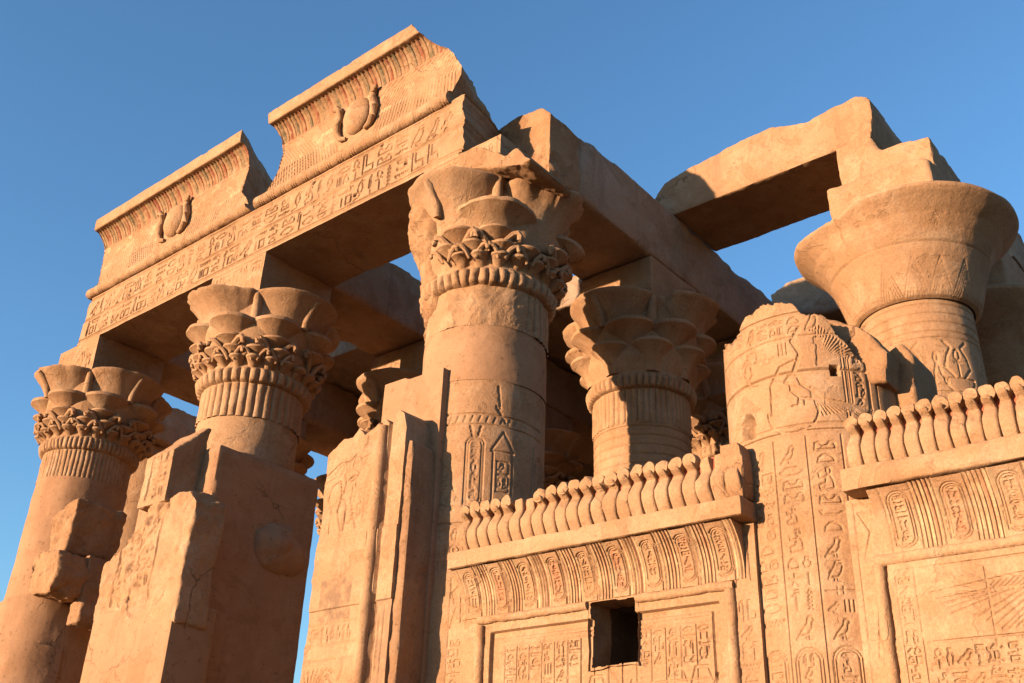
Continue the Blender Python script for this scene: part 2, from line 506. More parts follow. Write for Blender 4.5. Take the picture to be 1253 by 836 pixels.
    def wing(s, u0, v0, u1, v1, n, wd=.012, d=.012, drop=.5):
        """fan of feathers from (u0,v0) to a spread wing tip at (u1,v1)"""
        for k in range(n):
            t = k / (n - 1)
            a = (u0 + (u1 - u0) * t * .75, v0 + (v1 - v0) * t * .5)
            b = (u0 + (u1 - u0) * (.25 + .75 * t) , v0 + (v1 - v0) * t - drop * (1 - .65 * t))
            s.seg([a, b], wd, d)
        s.seg([(u0, v0 + .02), (u0 + (u1 - u0) * .6, v0 + (v1 - v0) * .7 + .05), (u1, v1 + .02)], wd * 1.3, d)
    def erode(s, P, amt=.5, seed=0, scale=1.3):
        m = sstep(-.3, .15, fbm(P, scale, 5, .6, seed))
        s.H *= (1 - amt) + amt * m
        s.H += s.B

def fp(U, Vv, W=0.0):
    return np.stack(np.broadcast_arrays(U, Vv, np.asarray(W, float)), -1)

def joints(rel, us, vs, rng, wd=.012, d=.018):
    for v, a, b in vs: rel.seg([(a, v), (b, v + rng.uniform(-.01, .01))], wd, d)
    for u, a, b in us: rel.seg([(u, a), (u + rng.uniform(-.01, .01), b)], wd, d)

# ------------------------------------------------------------------ solid stones
DG = None
def smooth_verts(V, E, it):
    n = len(V)
    deg = np.bincount(E.ravel(), minlength=n)[:, None].astype(float) + 1e-9
    for _ in range(it):
        S = np.zeros_like(V)
        for k in range(3):
            S[:, k] = np.bincount(E[:, 0], V[E[:, 1], k], n) + np.bincount(E[:, 1], V[E[:, 0], k], n)
        V = V * .4 + .6 * S / deg
    return V

def stone(name, poly, axis, a0, a1, mat, parent=None, vox=.05, rough=.02, chip=.8, seed=1, big=0.0, it=12, cut=None):
    """a block with a polygonal outline, chipped along its edges. axis 'y': poly in (x,z); 'x': (y,z); 'z': (x,y)"""
    bm = bmesh.new()
    def p3(p, a):
        if axis == 'y': return (p[0], a, p[1])
        if axis == 'x': return (a, p[0], p[1])
        return (p[0], p[1], a)
    A = [bm.verts.new(p3(p, a0)) for p in poly]
    B = [bm.verts.new(p3(p, a1)) for p in poly]
    bm.faces.new(A); bm.faces.new(B[::-1])
    n = len(poly)
    for i in range(n):
        bm.faces.new((A[i], A[(i + 1) % n], B[(i + 1) % n], B[i]))
    bmesh.ops.recalc_face_normals(bm, faces=bm.faces)
    me = bpy.data.meshes.new(name + '_raw'); bm.to_mesh(me); bm.free()
    o = bpy.data.objects.new(name + '_raw', me); COL.objects.link(o)
    md = o.modifiers.new('r', 'REMESH'); md.mode = 'VOXEL'; md.voxel_size = vox
    dg = bpy.context.evaluated_depsgraph_get()
    m2 = bpy.data.meshes.new_from_object(o.evaluated_get(dg))
    bpy.data.objects.remove(o); bpy.data.meshes.remove(me)
    nv = len(m2.vertices)
    V = np.empty(nv * 3); m2.vertices.foreach_get('co', V); V = V.reshape(-1, 3)
    E = np.empty(len(m2.edges) * 2, dtype=np.int64); m2.edges.foreach_get('vertices', E); E = E.reshape(-1, 2)
    S = smooth_verts(V, E, it)
    d = np.linalg.norm(S - V, axis=1)
    w = sstep(.05, .5, fbm(V, 1.6, 4, .55, seed) + .18) * chip
    V = V * (1 - w[:, None]) + S * w[:, None]
    if chip > .3:
        S2 = smooth_verts(V, E, it * 3)
        w2 = sstep(.15, .45, fbm(V + 50, 1.1, 3, .5, seed + 3)) * chip
        V = V * (1 - w2[:, None]) + S2 * w2[:, None]
    S3 = smooth_verts(V, E, 2)
    m2.vertices.foreach_set('co', V.astype(np.float32).ravel()); m2.update()
    Nn = np.empty(nv * 3, np.float32); m2.vertices.foreach_get('normal', Nn); Nn = Nn.reshape(-1, 3)
    h = fbm(V, 5.0, 4, .55, seed + 5) * rough
    if big:
        h = h + (fbm(V, 1.2, 5, .6, seed + 8)) * big * .8
        jag = sstep(-.1, .25, fbm(V + 20, .9, 3, .5, seed + 11))
        h = h + (.45 - worley(V + fbm(V, 3, 2, .5, seed)[:, None] * .08, 3.2, seed)) * big * 1.5 * jag + (.45 - worley(V, 8.5, seed + 2)) * big * .5 * jag
    V = V + Nn * h[:, None]
    if cut is not None: V = cut(V)
    m2.vertices.foreach_set('co', V.astype(np.float32).ravel())
    m2.polygons.foreach_set('use_smooth', np.ones(len(m2.polygons), dtype=bool))
    m2.update()
    m2.set_sharp_from_angle(angle=R(38))
    m2.name = name
    m2.materials.clear(); m2.materials.append(mat)
    ob = bpy.data.objects.new(name, m2); COL.objects.link(ob)
    if parent is not None: ob.parent = parent
    return ob

# ------------------------------------------------------------------ columns
def cyl_point(cx, cy, th, r):
    return cx + r * np.sin(th), cy - r * np.cos(th)

def shaft(name, cx, cy, rad, z0, z1, mat, parent, res=.04, rel=None, th0=-math.pi, th1=math.pi, seed=0, top=None, rough=.006, pig=None, cap=False):
    """rad: function of z (array). rel: Relief over (th*R, z)"""
    if rel is None:
        nu = max(48, int(2 * math.pi * 1.0 / res)); nv = max(3, int((z1 - z0) / res))
        H = np.zeros((nv, nu))
    else:
        nv, nu = rel.H.shape; H = rel.H + rel.B
    full = abs(th1 - th0 - 2 * math.pi) < 1e-6
    th = np.linspace(th0, th1, nu, endpoint=not full or rel is not None)[None]
    z = np.linspace(z0, z1, nv)[:, None] + 0 * th
    if top is not None:
        zt = top(th)
        z = z0 + (z - z0) * 1.0
        z = np.minimum(z, zt)
    r = rad(z) + H
    x, y = cyl_point(cx, cy, th, r)
    P = np.stack([x + 0 * z, y + 0 * z, z], -1)
    nz = fbm(P, 3.0, 4, .55, seed) * rough + fbm(P, .8, 2, .5, seed + 4) * rough * 2
    x, y = cyl_point(cx, cy, th, r + nz)
    P = np.stack([x, y, z], -1)
    V = P.reshape(-1, 3); F = grid_faces(nv, nu, full and rel is None)
    F3 = None
    return new_mesh_object(name, V, F, mat, parent, True, rel.pig.reshape(-1, 4) if rel is not None else pig)

def umbel(mb, cx, cy, phi, c0, c1, r0, r1, z0, z1, n=40, m=12, dmg=0.0, seed=0, pw=2.4, lip=.06):
    d = np.array([math.sin(phi), -math.cos(phi)])
    a = np.linspace(0, 2 * np.pi, n, endpoint=False)
    rows = []
    dam = np.zeros(n)
    if dmg:
        q = np.stack([np.cos(a) * 1.3 + seed * 3.1, np.sin(a) * 1.3, a * 0 + seed], -1)
        dam = np.clip(fbm(q, 1.3, 4, .6, seed) + .12, 0, 1) * dmg
    for i in range(m + 1):
        t = i / m
        c = c0 + (c1 - c0) * (t ** 1.4)
        r = r0 + (r1 - r0) * (.12 * t + .88 * t ** pw)
        rr = r * (1 - dam * t ** 3)
        z = z0 + (z1 - z0) * t
        rows.append(np.stack([cx + d[0] * c + rr * np.cos(a), cy + d[1] * c + rr * np.sin(a), np.full(n, z) - dam * t ** 3 * .12], -1))
    rr = r1 * (1 - dam)
    for dz, k in ((lip * .5, 1.012), (lip, .99), (lip + .003, .3), (lip + .003, .02)):
        rows.append(np.stack([cx + d[0] * c1 + rr * k * np.cos(a), cy + d[1] * c1 + rr * k * np.sin(a), np.full(n, z1 + dz) - dam * .12], -1))
    mb.grid(np.array(rows), wrap=True)

def curl(mb, cx, cy, phi, rho, zb, zt, side, s=1.0, thick=.035):
    """a crook shaped volute standing on the core, hooking sideways and outward"""
    d = np.array([math.sin(phi), -math.cos(phi), 0]); t = np.array([math.cos(phi), math.sin(phi), 0]) * side
    base = np.array([cx, cy, 0]) + d * rho
    h = zt - zb
    pts = []
    for k in range(5):
        q = k / 4
        pts.append(base + t * (.03 * s * q) + d * (.05 * q * q) + np.array([0, 0, zb + h * .62 * q]))
    c = pts[-1] + t * .1 * s
    for k in range(1, 8):
        an = math.pi - k * math.pi * 1.25 / 7
        pts.append(c + t * (.1 * s * math.cos(an)) + d * (.06 * k / 7) + np.array([0, 0, .1 * s * math.sin(an) * 1.3]))
    mb.tube(pts, np.linspace(thick * .9, thick * 1.15, len(pts)) , 7)

def composite_capital(parent, cx, cy, seed=0, z0=8.0, variant=0, dmg=(0, 0, 0, 0), reed=lambda th: 1.0, small_damage=.0, rs=.95, mat=None, rough=.022, rot=0.0, keep=lambda phi: True, nre=44, flowers=True):
    mat = mat or SAND
    rng = random.Random(seed)
    core = None
    # core with reeds and bud ring as relief
    nu = 340; th = np.linspace(-math.pi, math.pi, nu, endpoint=False)[None]
    zs = np.concatenate([np.linspace(7.32, 8.0, 26), np.linspace(8.012, 8.36, 26), np.linspace(8.4, 9.84, 26)])[:, None]
    fat = min(1.25, 44.0 / nre)
    rp = np.interp(zs, [7.3, 7.98, 8.0, 8.03, 8.2, 8.34, 8.6, 9.1, 9.84], [rs + .0, rs + .0, rs + .01, rs + .07, rs + .10, rs + .06, rs + .17, rs + .22, rs + .2])
    ph = (th * nre / (2 * math.pi)) % 1 - .5
    reedh = np.sqrt(np.clip(1 - (ph / .46) ** 2, 0, 1)) * .04 * fat - .012
    msk = reed(th + 0 * zs)
    Hh = np.where(zs <= 7.99, reedh * msk + (1 - msk) * .015, 0)
    budz = np.clip(1 - ((zs - 8.13) / .15) ** 2, 0, 1)
    Hh = Hh + np.where((zs > 8.0) & (zs < 8.36), np.sqrt(np.clip(1 - (ph / .45) ** 2, 0, 1)) * np.sqrt(budz) * .07 * fat, 0)
    r = rp + Hh
    x, y = cyl_point(cx, cy, th, r)
    P = np.stack([x, y, zs + 0 * th], -1)
    V = P.reshape(-1, 3)
    V = V + np.stack([fbm(V + 9 * k, 4, 4, .55, seed + k) for k in range(3)], -1) * rough * .8
    cap = new_mesh_object('capital', V, grid_faces(len(zs), nu, True), mat, parent)
    # large open umbels on the four faces
    for k in range(4):
        if dmg[k] >= 1: continue
        m = MB()
        umbel(m, cx, cy, rot + k * math.pi / 2, .56, .76, .60, .93, 8.75, 9.765 + .004 * k, 64, 20, dmg[k], seed + k * 7 + 1, 3.6, .062)
        m.build('umbel', mat, cap, rough * .8, 3.5, seed + k)
    # stems between and in front of the umbels
    for k in range(8):
        if not keep(R(20) + k * math.pi / 4): continue
        if k % 2:
            phi = rot + k * math.pi / 4
            prof = ((1.12, 9.15), (1.15, 9.4), (1.19, 9.6), (1.24, 9.74), (1.26, 9.82)); rad = [.11, .10, .085, .075, .06]
        else:
            if dmg[k // 2] > .2: continue
            phi = rot + k * math.pi / 4
            prof = ((1.30, 9.2), (1.33, 9.36), (1.39, 9.5), (1.48, 9.62), (1.57, 9.7), (1.64, 9.74)); rad = [.06, .085, .085, .08, .075, .05]
        m = MB()
        m.tube([(cx + math.sin(phi) * q, cy - math.cos(phi) * q, z) for q, z in prof], rad, 10)
        m.build('stem', mat, cap, rough * .6, 5, seed + 40 + k)
    # middle umbels
    mids = [(k + .5) * math.pi / 2 for k in range(4)] if variant == 0 else [(k + .5) * math.pi / 4 for k in range(8)]
    big = variant == 0
    for j, phi in enumerate(mids):
        if rng.random() < small_damage * .35 or not keep(phi): continue
        m = MB()
        umbel(m, cx, cy, rot + phi, .74, .92 if big else 1.0, .24, .66 if big else .5, 8.5, 9.2 if big else 9.17, 44, 14, small_damage * .5, seed + j * 5 + 60, 3.4, .07)
        m.build('middle_umbel', mat, cap, rough * .7, 4, seed + j + 20)
    # lower rings of small flowers
    if not flowers:
        for j in range(8):
            m = MB()
            umbel(m, cx, cy, rot + j * math.pi / 4, .84, .98, .2, .40, 8.32, 8.8, 36, 12, .05, seed + j + 90, 3.0, .06)
            m.build('lower_umbel', mat, cap, rough * .6, 4, seed + j + 30)
        return cap
    n0 = 12 if big else 8
    for (n, ph0, zb, zt, c, rr, hook) in ((n0, math.pi / n0, 8.4, 8.84, 1.0, .31, True), (16, math.pi / 32, 8.3, 8.62, 1.03, .21, True), (22, 0, 8.24, 8.44, 1.04, .145, False)):
        for k in range(n):
            phi = rot + ph0 + k * 2 * math.pi / n
            if rng.random() < small_damage * .3 or not keep(phi): continue
            m = MB()
            umbel(m, cx, cy, phi, c - .1, c + .07, .07, rr, zb, zt, 20, 8, small_damage * .4, seed + k, 3.0, .04)
            d = np.array([math.sin(phi), -math.cos(phi), 0]); tg = np.array([math.cos(phi), math.sin(phi), 0])
            o = np.array([cx, cy, 0])
            if hook:                                     # the two drooping petals of each flower
                for sgn in (-1, 1):
                    q = [o + d * (c + .1 + .6 * rr * a) + tg * sgn * rr * b + np.array([0, 0, zb + (zt - zb) * h_]) for a, b, h_ in ((.3, .25, .25), (.55, .5, .62), (.75, .85, .9), (.8, 1.08, .92), (.8, 1.2, .78), (.8, 1.16, .62))]
                    m.tube(q, [rr * .12, rr * .17, rr * .18, rr * .18, rr * .18, rr * .12], 7)
            m.build('flower', mat, cap, rough * .6, 5, seed + 77 + k)
    return cap

def impost(parent, cx, cy, mat, carved=False, seed=0, hw=.87, z0=9.846, z1=10.733):
    if not carved:
        return stone('impost', [(cx - hw, z0), (cx + hw, z0), (cx + hw, z1), (cx - hw, z1)], 'y', cy - hw, cy + hw, mat, parent, .05, .012, .25, seed)
    rl = Relief(2 * hw, z1 - z0, .015); rng = random.Random(seed)
    rl.rect(.06, 2 * hw - .06, .06, z1 - z0 - .05)
    for k in range(5):
        u = .1 + k * (2 * hw - .2) / 5
        rl.text_v(u + .03, u + (2 * hw - .2) / 5 - .03, .1, z1 - z0 - .1, rng)
        rl.seg([(u, .06), (u, z1 - z0 - .05)])
    U, Vv = rl.u[None] + 0 * rl.v[:, None], rl.v[:, None] + 0 * rl.u[None]
    P0 = np.stack([cx - hw + U, 0 * U + cy - hw, z0 + Vv], -1)
    rl.erode(P0, .6, seed)
    P0[..., 1] -= rl.H + fbm(P0, 4, 4, .5, seed) * .012
    V, F, F3 = backed(P0, cy + hw, 4)
    return new_mesh_object('impost', V, F, mat, parent, True, F3=F3)

XS = {0: -27.3, 1: -21.94, 2: -15.87, 3: -9.79, 4: -4.48}
YR = {1: 10.87, 2: 15.42, 3: 19.4}
GROUND = -1.6

# ================================================================== SETTING
def structure(o):
    o['kind'] = 'structure'; return o

gm = stone_mat('desert_sand', (.34, .235, .14), (.28, .185, .105), (.38, .27, .17), pig=False)
g = MB(); g.grid(np.array([[[-4000, -4000, GROUND], [4000, -4000, GROUND]], [[-4000, 4000, GROUND], [4000, 4000, GROUND]]], float))
structure(g.build('ground', gm, smooth=False))
g = MB(); g.box(-31, 8, 8.2, 40, GROUND + .004, GROUND + .14)
structure(g.build('pavement', gm, smooth=False))

# ================================================================== FACADE ENTABLATURE
ZA0, ZA1 = 10.735, 11.985
t_ent = thing('architrave', 'long carved front architrave with two rows of hieroglyphs above the three left columns', 'architrave')
def build_front_architrave():
    x0, x1 = -22.1, -9.66
    rl = Relief(x1 - x0, ZA1 - ZA0, .0145); rng = random.Random(3)
    h = rl.h
    for v in (.06, .11, .60, .645, 1.15, 1.2):
        rl.seg([(0, v), (rl.w, v)], .014, .024)
    rl.text_h(.25, rl.w - .2, .67, 1.12, rng, .021, .036)
    rl.text_h(.25, rl.w - .2, .14, .585, rng, .021, .036)
    # putlog holes
    for u, v in ((8.3, 1.1), (9.6, .25), (10.2, 1.12), (10.9, .4)):
        rl.level(u, u + .07, v, v + .07, -.1)
    U = rl.u[None] + 0 * rl.v[:, None]; Vv = rl.v[:, None] + 0 * U
    P = np.stack([x0 + U, 0 * U + 10.0, ZA0 + Vv], -1)
    rl.erode(P, .45, 5, .9)
    joints(rl, [(3.9, 0, h), (6.1, 0, h), (9.4, 0, h)], [], rng, .008, .012)
    P[..., 1] -= rl.H + fbm(P, 2.5, 5, .55, 2) * .012
    # broken right end, slightly broken left end
    wr = sstep(x1 - 1.0, x1, P[..., 0]); wl = 1 - sstep(x0, x0 + .6, P[..., 0])
    er = -.16 + .22 * fbm(P, 2.2, 4, .6, 31); el = fbm(P, 2.0, 4, .6, 32) * .12 + .1 * (Vv / h)
    P[..., 0] += wr * er + wl * el
    top = sstep(x1 - 1.2, x1 - .1, P[..., 0]) * (Vv / h)
    P[..., 2] += top * (fbm(P, 1.5, 4, .6, 44) * .16 - .02)
    def sh(Q, t):
        w = sstep(x1 - 1.1, x1 - .3, Q[:, 0])
        Q[:, 0] -= w * (.35 * t)
        Q[:, 2] += w * t * .12 * (Q[:, 2] - ZA0)
        return Q
    V, F, F3 = backed(P, 11.74, 12, .07, 8, sh)
    new_mesh_object('inscribed_face', V, F, SAND, t_ent, True, F3=F3)
build_front_architrave()

RED, GREEN, CREAM, BLUE = (.30, .10, .055), (.21, .18, .10), (.48, .35, .21), (.16, .19, .2)

def cornice_profile():
    pts = []
    for a in np.linspace(-90, 90, 14):                     # torus
        pts.append((9.985 - .125 * math.cos(R(a)), 12.115 + .125 * math.sin(R(a))))
    pts += [(9.985, 12.27), (9.985, 12.5), (9.98, 12.75), (9.97, 13.0), (9.955, 13.2), (9.925, 13.36), (9.87, 13.48), (9.79, 13.58), (9.70, 13.65), (9.66, 13.665)]
    pts += [(9.58, 13.67), (9.565, 13.69), (9.562, 13.8), (9.56, 13.9), (9.565, 13.975)]
    return np.array(pts)

def cornice(t, xl, xr, disc_x, seed, back, end_r, end_l):
    """xl(z), xr(z): outline of the broken ends"""
    prof = cornice_profile()
    L = np.concatenate([[0], np.cumsum(np.linalg.norm(np.diff(prof, axis=0), axis=1))])
    zz = prof[:, 1]
    X0, X1 = min(xl(z) for z in zz), max(xr(z) for z in zz)
    rl = Relief(X1 - X0, L[-1], .016); rng = random.Random(seed)
    yy = np.interp(rl.v, L, prof[:, 0]); zz = np.interp(rl.v, L, prof[:, 1])
    ty, tz = np.gradient(yy), np.gradient(zz); l = np.hypot(ty, tz)
    ny, nz = -tz / l, ty / l
    vz = lambda z: float(np.interp(z, prof[:, 1], L))
    vt = vz(12.25); vw0 = vz(12.3); vs = vz(13.30); vlip = vz(13.66)
    du = disc_x - X0
    # wings: three tiers of feathers to both sides
    for sgn in (-1, 1):
        span = (du - .55) if sgn < 0 else (rl.w - du - .55)
        nf = int(span / .085)
        for k in range(nf):
            a = .5 + k * span / nf
            slant = .45 * (1 - k / nf)
            rl.seg([(du + sgn * a, vw0 + .02), (du + sgn * (a + slant * .3), vw0 + .42)], .018, .024)
            rl.seg([(du + sgn * (a + .02), vw0 + .45), (du + sgn * (a + .28), vw0 + .78)], .016, .02)
        for k in range(nf // 2):
            a = .6 + k * 2 * span / nf
            rl.seg([(du + sgn * a, vw0 + .80), (du + sgn * (a + .34), vs - .02)], .016, .018)
        for v in (.435, .79):
            rl.seg([(du + sgn * .5, vw0 + v), (du + sgn * (.5 + span), vw0 + v)], .012, .011)
    # painted bands under the lip, colours darkened to add to its shade
    n = int(rl.w / .105)
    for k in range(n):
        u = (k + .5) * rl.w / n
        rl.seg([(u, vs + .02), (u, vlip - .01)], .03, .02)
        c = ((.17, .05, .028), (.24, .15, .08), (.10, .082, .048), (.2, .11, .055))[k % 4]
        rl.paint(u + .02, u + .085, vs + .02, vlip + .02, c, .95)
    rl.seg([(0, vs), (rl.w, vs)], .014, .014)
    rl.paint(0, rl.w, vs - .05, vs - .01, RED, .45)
    for k in range(40):
        a = rng.uniform(0, rl.w); v = rng.uniform(vw0 + .3, vs - .1)
        rl.paint(a, a + rng.uniform(.1, .4), v, v + rng.uniform(.05, .15), rng.choice((GREEN, CREAM, CREAM)), .35)
    # wrapping bands on the torus
    k = 0.2
    while k < rl.w:
        for o in (0, .06, .12):
            rl.seg([(k + o, 0), (k + o + .1, vt)], .016, .012)
        k += .34
    U = rl.u[None] + 0 * rl.v[:, None]; Y = yy[:, None] + 0 * U; Z = zz[:, None] + 0 * U
    P = np.stack([X0 + U, Y, Z], -1)
    rl.erode(P, .55, seed, 1.1)
    H = rl.H + fbm(P, 3, 5, .55, seed) * .012
    a = np.array([xl(z) for z in zz])[:, None]; b = np.array([xr(z) for z in zz])[:, None]
    tt = U / rl.w
    P[..., 0] = X0 + U
    P[..., 0] = np.clip(P[..., 0], a + fbm(P, 2.5, 4, .6, seed + 2) * .07, b + fbm(P, 2.5, 4, .6, seed + 3) * .09)
    P[..., 1] += ny[:, None] * H; P[..., 2] += nz[:, None] * H
    # chipped top edge
    P[..., 2] += np.where(Z > 13.95, np.minimum(0, fbm(P, 2.2, 4, .6, seed + 9) * .1 + .015), 0)
    def sh(Q, t):
        q = Q[:, 0]
        mid = (X0 + X1) / 2
        w = sstep(mid + 1.2, mid + 2.8, q)
        Q[:, 0] += w * end_r(Q, t) + (1 - sstep(mid - 2.8, mid - 1.2, q)) * end_l(Q, t)
        return Q
    V, F, F3 = backed(P, back, 26, .14, seed, sh)
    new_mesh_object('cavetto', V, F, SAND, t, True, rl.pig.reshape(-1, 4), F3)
    # sun disc
    m = MB(); rows = []
    aa = np.linspace(0, 2 * np.pi, 36, endpoint=False)
    for q in np.linspace(0, 1, 9):
        rr = .42 * math.cos(q * math.pi / 2)
        rows.append(np.stack([disc_x + rr * np.cos(aa) * .85, np.full(36, 9.97 - .19 * math.sin(q * math.pi / 2)), 12.93 + rr * np.sin(aa)], -1))
    m.grid(np.array(rows), True)
    m.build('sun_disc', SAND, t, .02, 4, seed + 50)
    for sgn in (-1, 1):
        m = MB()
        pts = [(disc_x + sgn * (a + .07), y, z) for a, y, z in ((.2, 9.95, 12.5), (.34, 9.93, 12.54), (.43, 9.92, 12.68), (.46, 9.91, 12.88), (.42, 9.90, 13.06), (.39, 9.88, 13.2), (.46, 9.85, 13.3), (.55, 9.84, 13.28))]
        m.tube(pts, [.04, .06, .075, .085, .085, .075, .065, .03], 10)
        m.build('uraeus', SAND, t, .02, 5, seed + 60)

tl = thing('cornice_block', 'shorter left cornice block with winged sun disc, broken at its right end', 'cornice', 'winged disc cornice blocks')
def xr_left(z):
    return float(np.interp(z, [12.0, 12.3, 12.7, 13.2, 13.6, 13.98], [-15.72, -15.95, -16.25, -16.1, -16.0, -16.02]))
cornice(tl, lambda z: float(np.interp(z, [12, 12.3, 12.35, 14], [-22.05, -21.95, -21.8, -21.8])), xr_left, -18.72, 11, 11.5,
        lambda Q, t: t * (-1.1 - .25 * np.clip(Q[:, 2] - 12.2, 0, 2) * 0) * np.clip((Q[:, 2] - 11.9) / .8, .1, 1) , lambda Q, t: 0 * Q[:, 0])
tr = thing('cornice_block', 'higher right cornice block with winged sun disc, beside the jagged broken corner', 'cornice', 'winged disc cornice blocks')
def xl_right(z):
    return float(np.interp(z, [12.0, 12.25, 12.3, 12.55, 12.7, 13.1, 13.5, 13.98], [-15.6, -15.5, -15.3, -15.1, -15.02, -14.9, -14.95, -15.1]))
def xr_right(z):
    return float(np.interp(z, [12.0, 12.25, 12.6, 13.0, 13.3, 13.7, 13.98], [-10.15, -10.1, -9.85, -10.1, -10.3, -10.75, -10.9]))
cornice(tr, xl_right, xr_right, -12.64, 23, 11.5,
        lambda Q, t: t * (-.55) * np.clip((Q[:, 2] - 11.9) / .9, .1, 1), lambda Q, t: t * .15)

# rubble left on the corner above the third column
tag(stone('rubble_block', xz([(560, 205), (556, 183), (585, 178), (615, 186), (630, 178), (646, 192), (640, 199), (600, 204)], 9.7), 'y', 9.75, 10.9, ROUGH, None, .035, .03, .9, 5, .08),
    'broken lump of lit stone resting on top of the capital at the temple corner', 'stone block')

# ================================================================== SIDE ARCHITRAVES (run back from the facade)
def side_arch(xc, y0, y1, seed, label, ztop=12.2, topn=.14, mat=SAND, hw=.865):
    prof = []
    rng = random.Random(seed)
    n = 26
    ys = np.linspace(y0, y1, n)
    tp = ztop + fbm(np.stack([ys, ys * 0, ys * 0 + seed], -1), .5, 4, .6, seed) * topn * 1.6
    poly = [(y0, 10.737), (y1, 10.737)] + [(float(a), float(b)) for a, b in zip(ys[::-1], tp[::-1])]
    t = thing('side_architrave', label, 'architrave', 'architraves running back from the front')
    stone('beam_body', poly, 'x', xc - hw, xc + hw, mat, t, .055, .014, .55, seed, .022)
    return t
arch3 = side_arch(XS[3], 12.2, 24.0, 101, 'bare side architrave running back from the corner column above the composite column in shade', 12.17, .1, PALE)  # paler copy brightens the shaded side as sky fill would
stone('broken_end', [(-10.62, 10.74), (-8.93, 10.74), (-8.93, 12.05), (-9.15, 12.26), (-9.75, 12.34), (-10.3, 12.2), (-10.6, 11.8)], 'y', 11.3, 12.22, ROUGH, arch3, .028, .03, .75, 107, .06)
side_arch(XS[2], 11.76, 24.0, 102, 'dark side architrave seen through the gap between the second and third front columns', 12.12, .12)
side_arch(XS[1], 11.76, 24.0, 103, 'dark side architrave running back behind the leftmost front column', 12.12, .12)

# architrave of the fourth row, its front part gone
t = thing('side_architrave', 'broken architrave end standing on the large bell capital at right', 'architrave', 'architraves running back from the front')
stone('beam_body', [(-5.41, 10.75), (-3.72, 10.75), (-3.74, 11.72), (-4.2, 11.78), (-4.62, 11.8), (-4.75, 12.2), (-5.42, 12.2)], 'y', 15.46, 24.0, SAND, t, .06, .02, .7, 104, .03)

# ================================================================== ROOF SLABS
tag(stone('roof_slab', xz([(796, 250), (803, 238), (812, 224), (845, 203), (870, 191), (900, 175), (940, 156), (965, 152), (985, 149), (1020, 130), (1045, 117), (1062, 117), (1067, 135), (1066, 168), (1021, 184.5), (824, 263)], 15.5), 'y', 15.5, 17.3, SAND, None, .045, .014, .3, 201, .014),
    'sunlit roof slab bridging the gap to the bell column, half in shade underneath', 'roof slab', 'roof slabs')
def roofslab(x0, x1, y0, y1, seed, label, zt=13.05, chip=.35):
    tag(stone('roof_slab', [(x0, 12.23), (x1, 12.23), (x1 + .05, zt - .12), (x1 - .3, zt), (x0 + .6, zt + .08), (x0 + .1, zt - .15)], 'y', y0, y1, PALE, None, .06, .03, chip, seed, .09), label, 'roof slab', 'roof slabs')
roofslab(-9.7, -3.9, 21.3, 24.0, 202, 'grey rounded roof slab behind the broken column drum, below the sunlit slab', 13.35, .9)
roofslab(-15.9, -9.75, 17.35, 24.0, 203, 'grey roof slab end showing left of the shaded composite capital', 13.0)
roofslab(-21.9, -15.93, 15.95, 24.0, 205, 'grey roof slab glimpsed right of the second front capital', 12.9)

# inner hall front closing the pronaos
t = thing('inner_wall', 'dark back wall of the hall between the columns, with a doorway', 'wall')
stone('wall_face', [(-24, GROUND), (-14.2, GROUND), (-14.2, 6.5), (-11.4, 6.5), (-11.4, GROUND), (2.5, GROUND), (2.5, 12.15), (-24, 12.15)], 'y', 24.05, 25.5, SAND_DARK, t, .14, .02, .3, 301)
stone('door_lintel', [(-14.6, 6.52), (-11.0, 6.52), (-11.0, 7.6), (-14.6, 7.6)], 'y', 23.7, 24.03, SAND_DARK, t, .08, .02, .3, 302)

# ================================================================== FACADE COLUMNS
FR = 'columns of the temple front'
# --- column 1 (far left)
t = thing('column', 'leftmost front column with flower capital against blue sky, broken jamb stones at its foot', 'column', FR)
shaft('shaft', XS[1], YR[1], lambda z: .985 - .004 * (z - 4), GROUND, 7.36, PLASTER, t, .05, seed=1, rough=.02)
c = composite_capital(t, XS[1], YR[1], 1, variant=1, dmg=(.12, .1, .1, .3), rs=.955, mat=SAND, nre=62)
impost(t, XS[1], YR[1], SAND, True, 21)
# --- column 2
t = thing('column', 'second front column with flower capital, rising behind the tall plastered pier', 'column', FR)
shaft('shaft', XS[2], YR[1], lambda z: .965 - .002 * (z - 4), GROUND, 7.36, SAND, t, .05, seed=2, rough=.014)
c = composite_capital(t, XS[2], YR[1], 2, variant=1, dmg=(.3, .0, .05, .25), small_damage=.15, rs=.955, nre=38)
impost(t, XS[2], YR[1], SAND, True, 22)

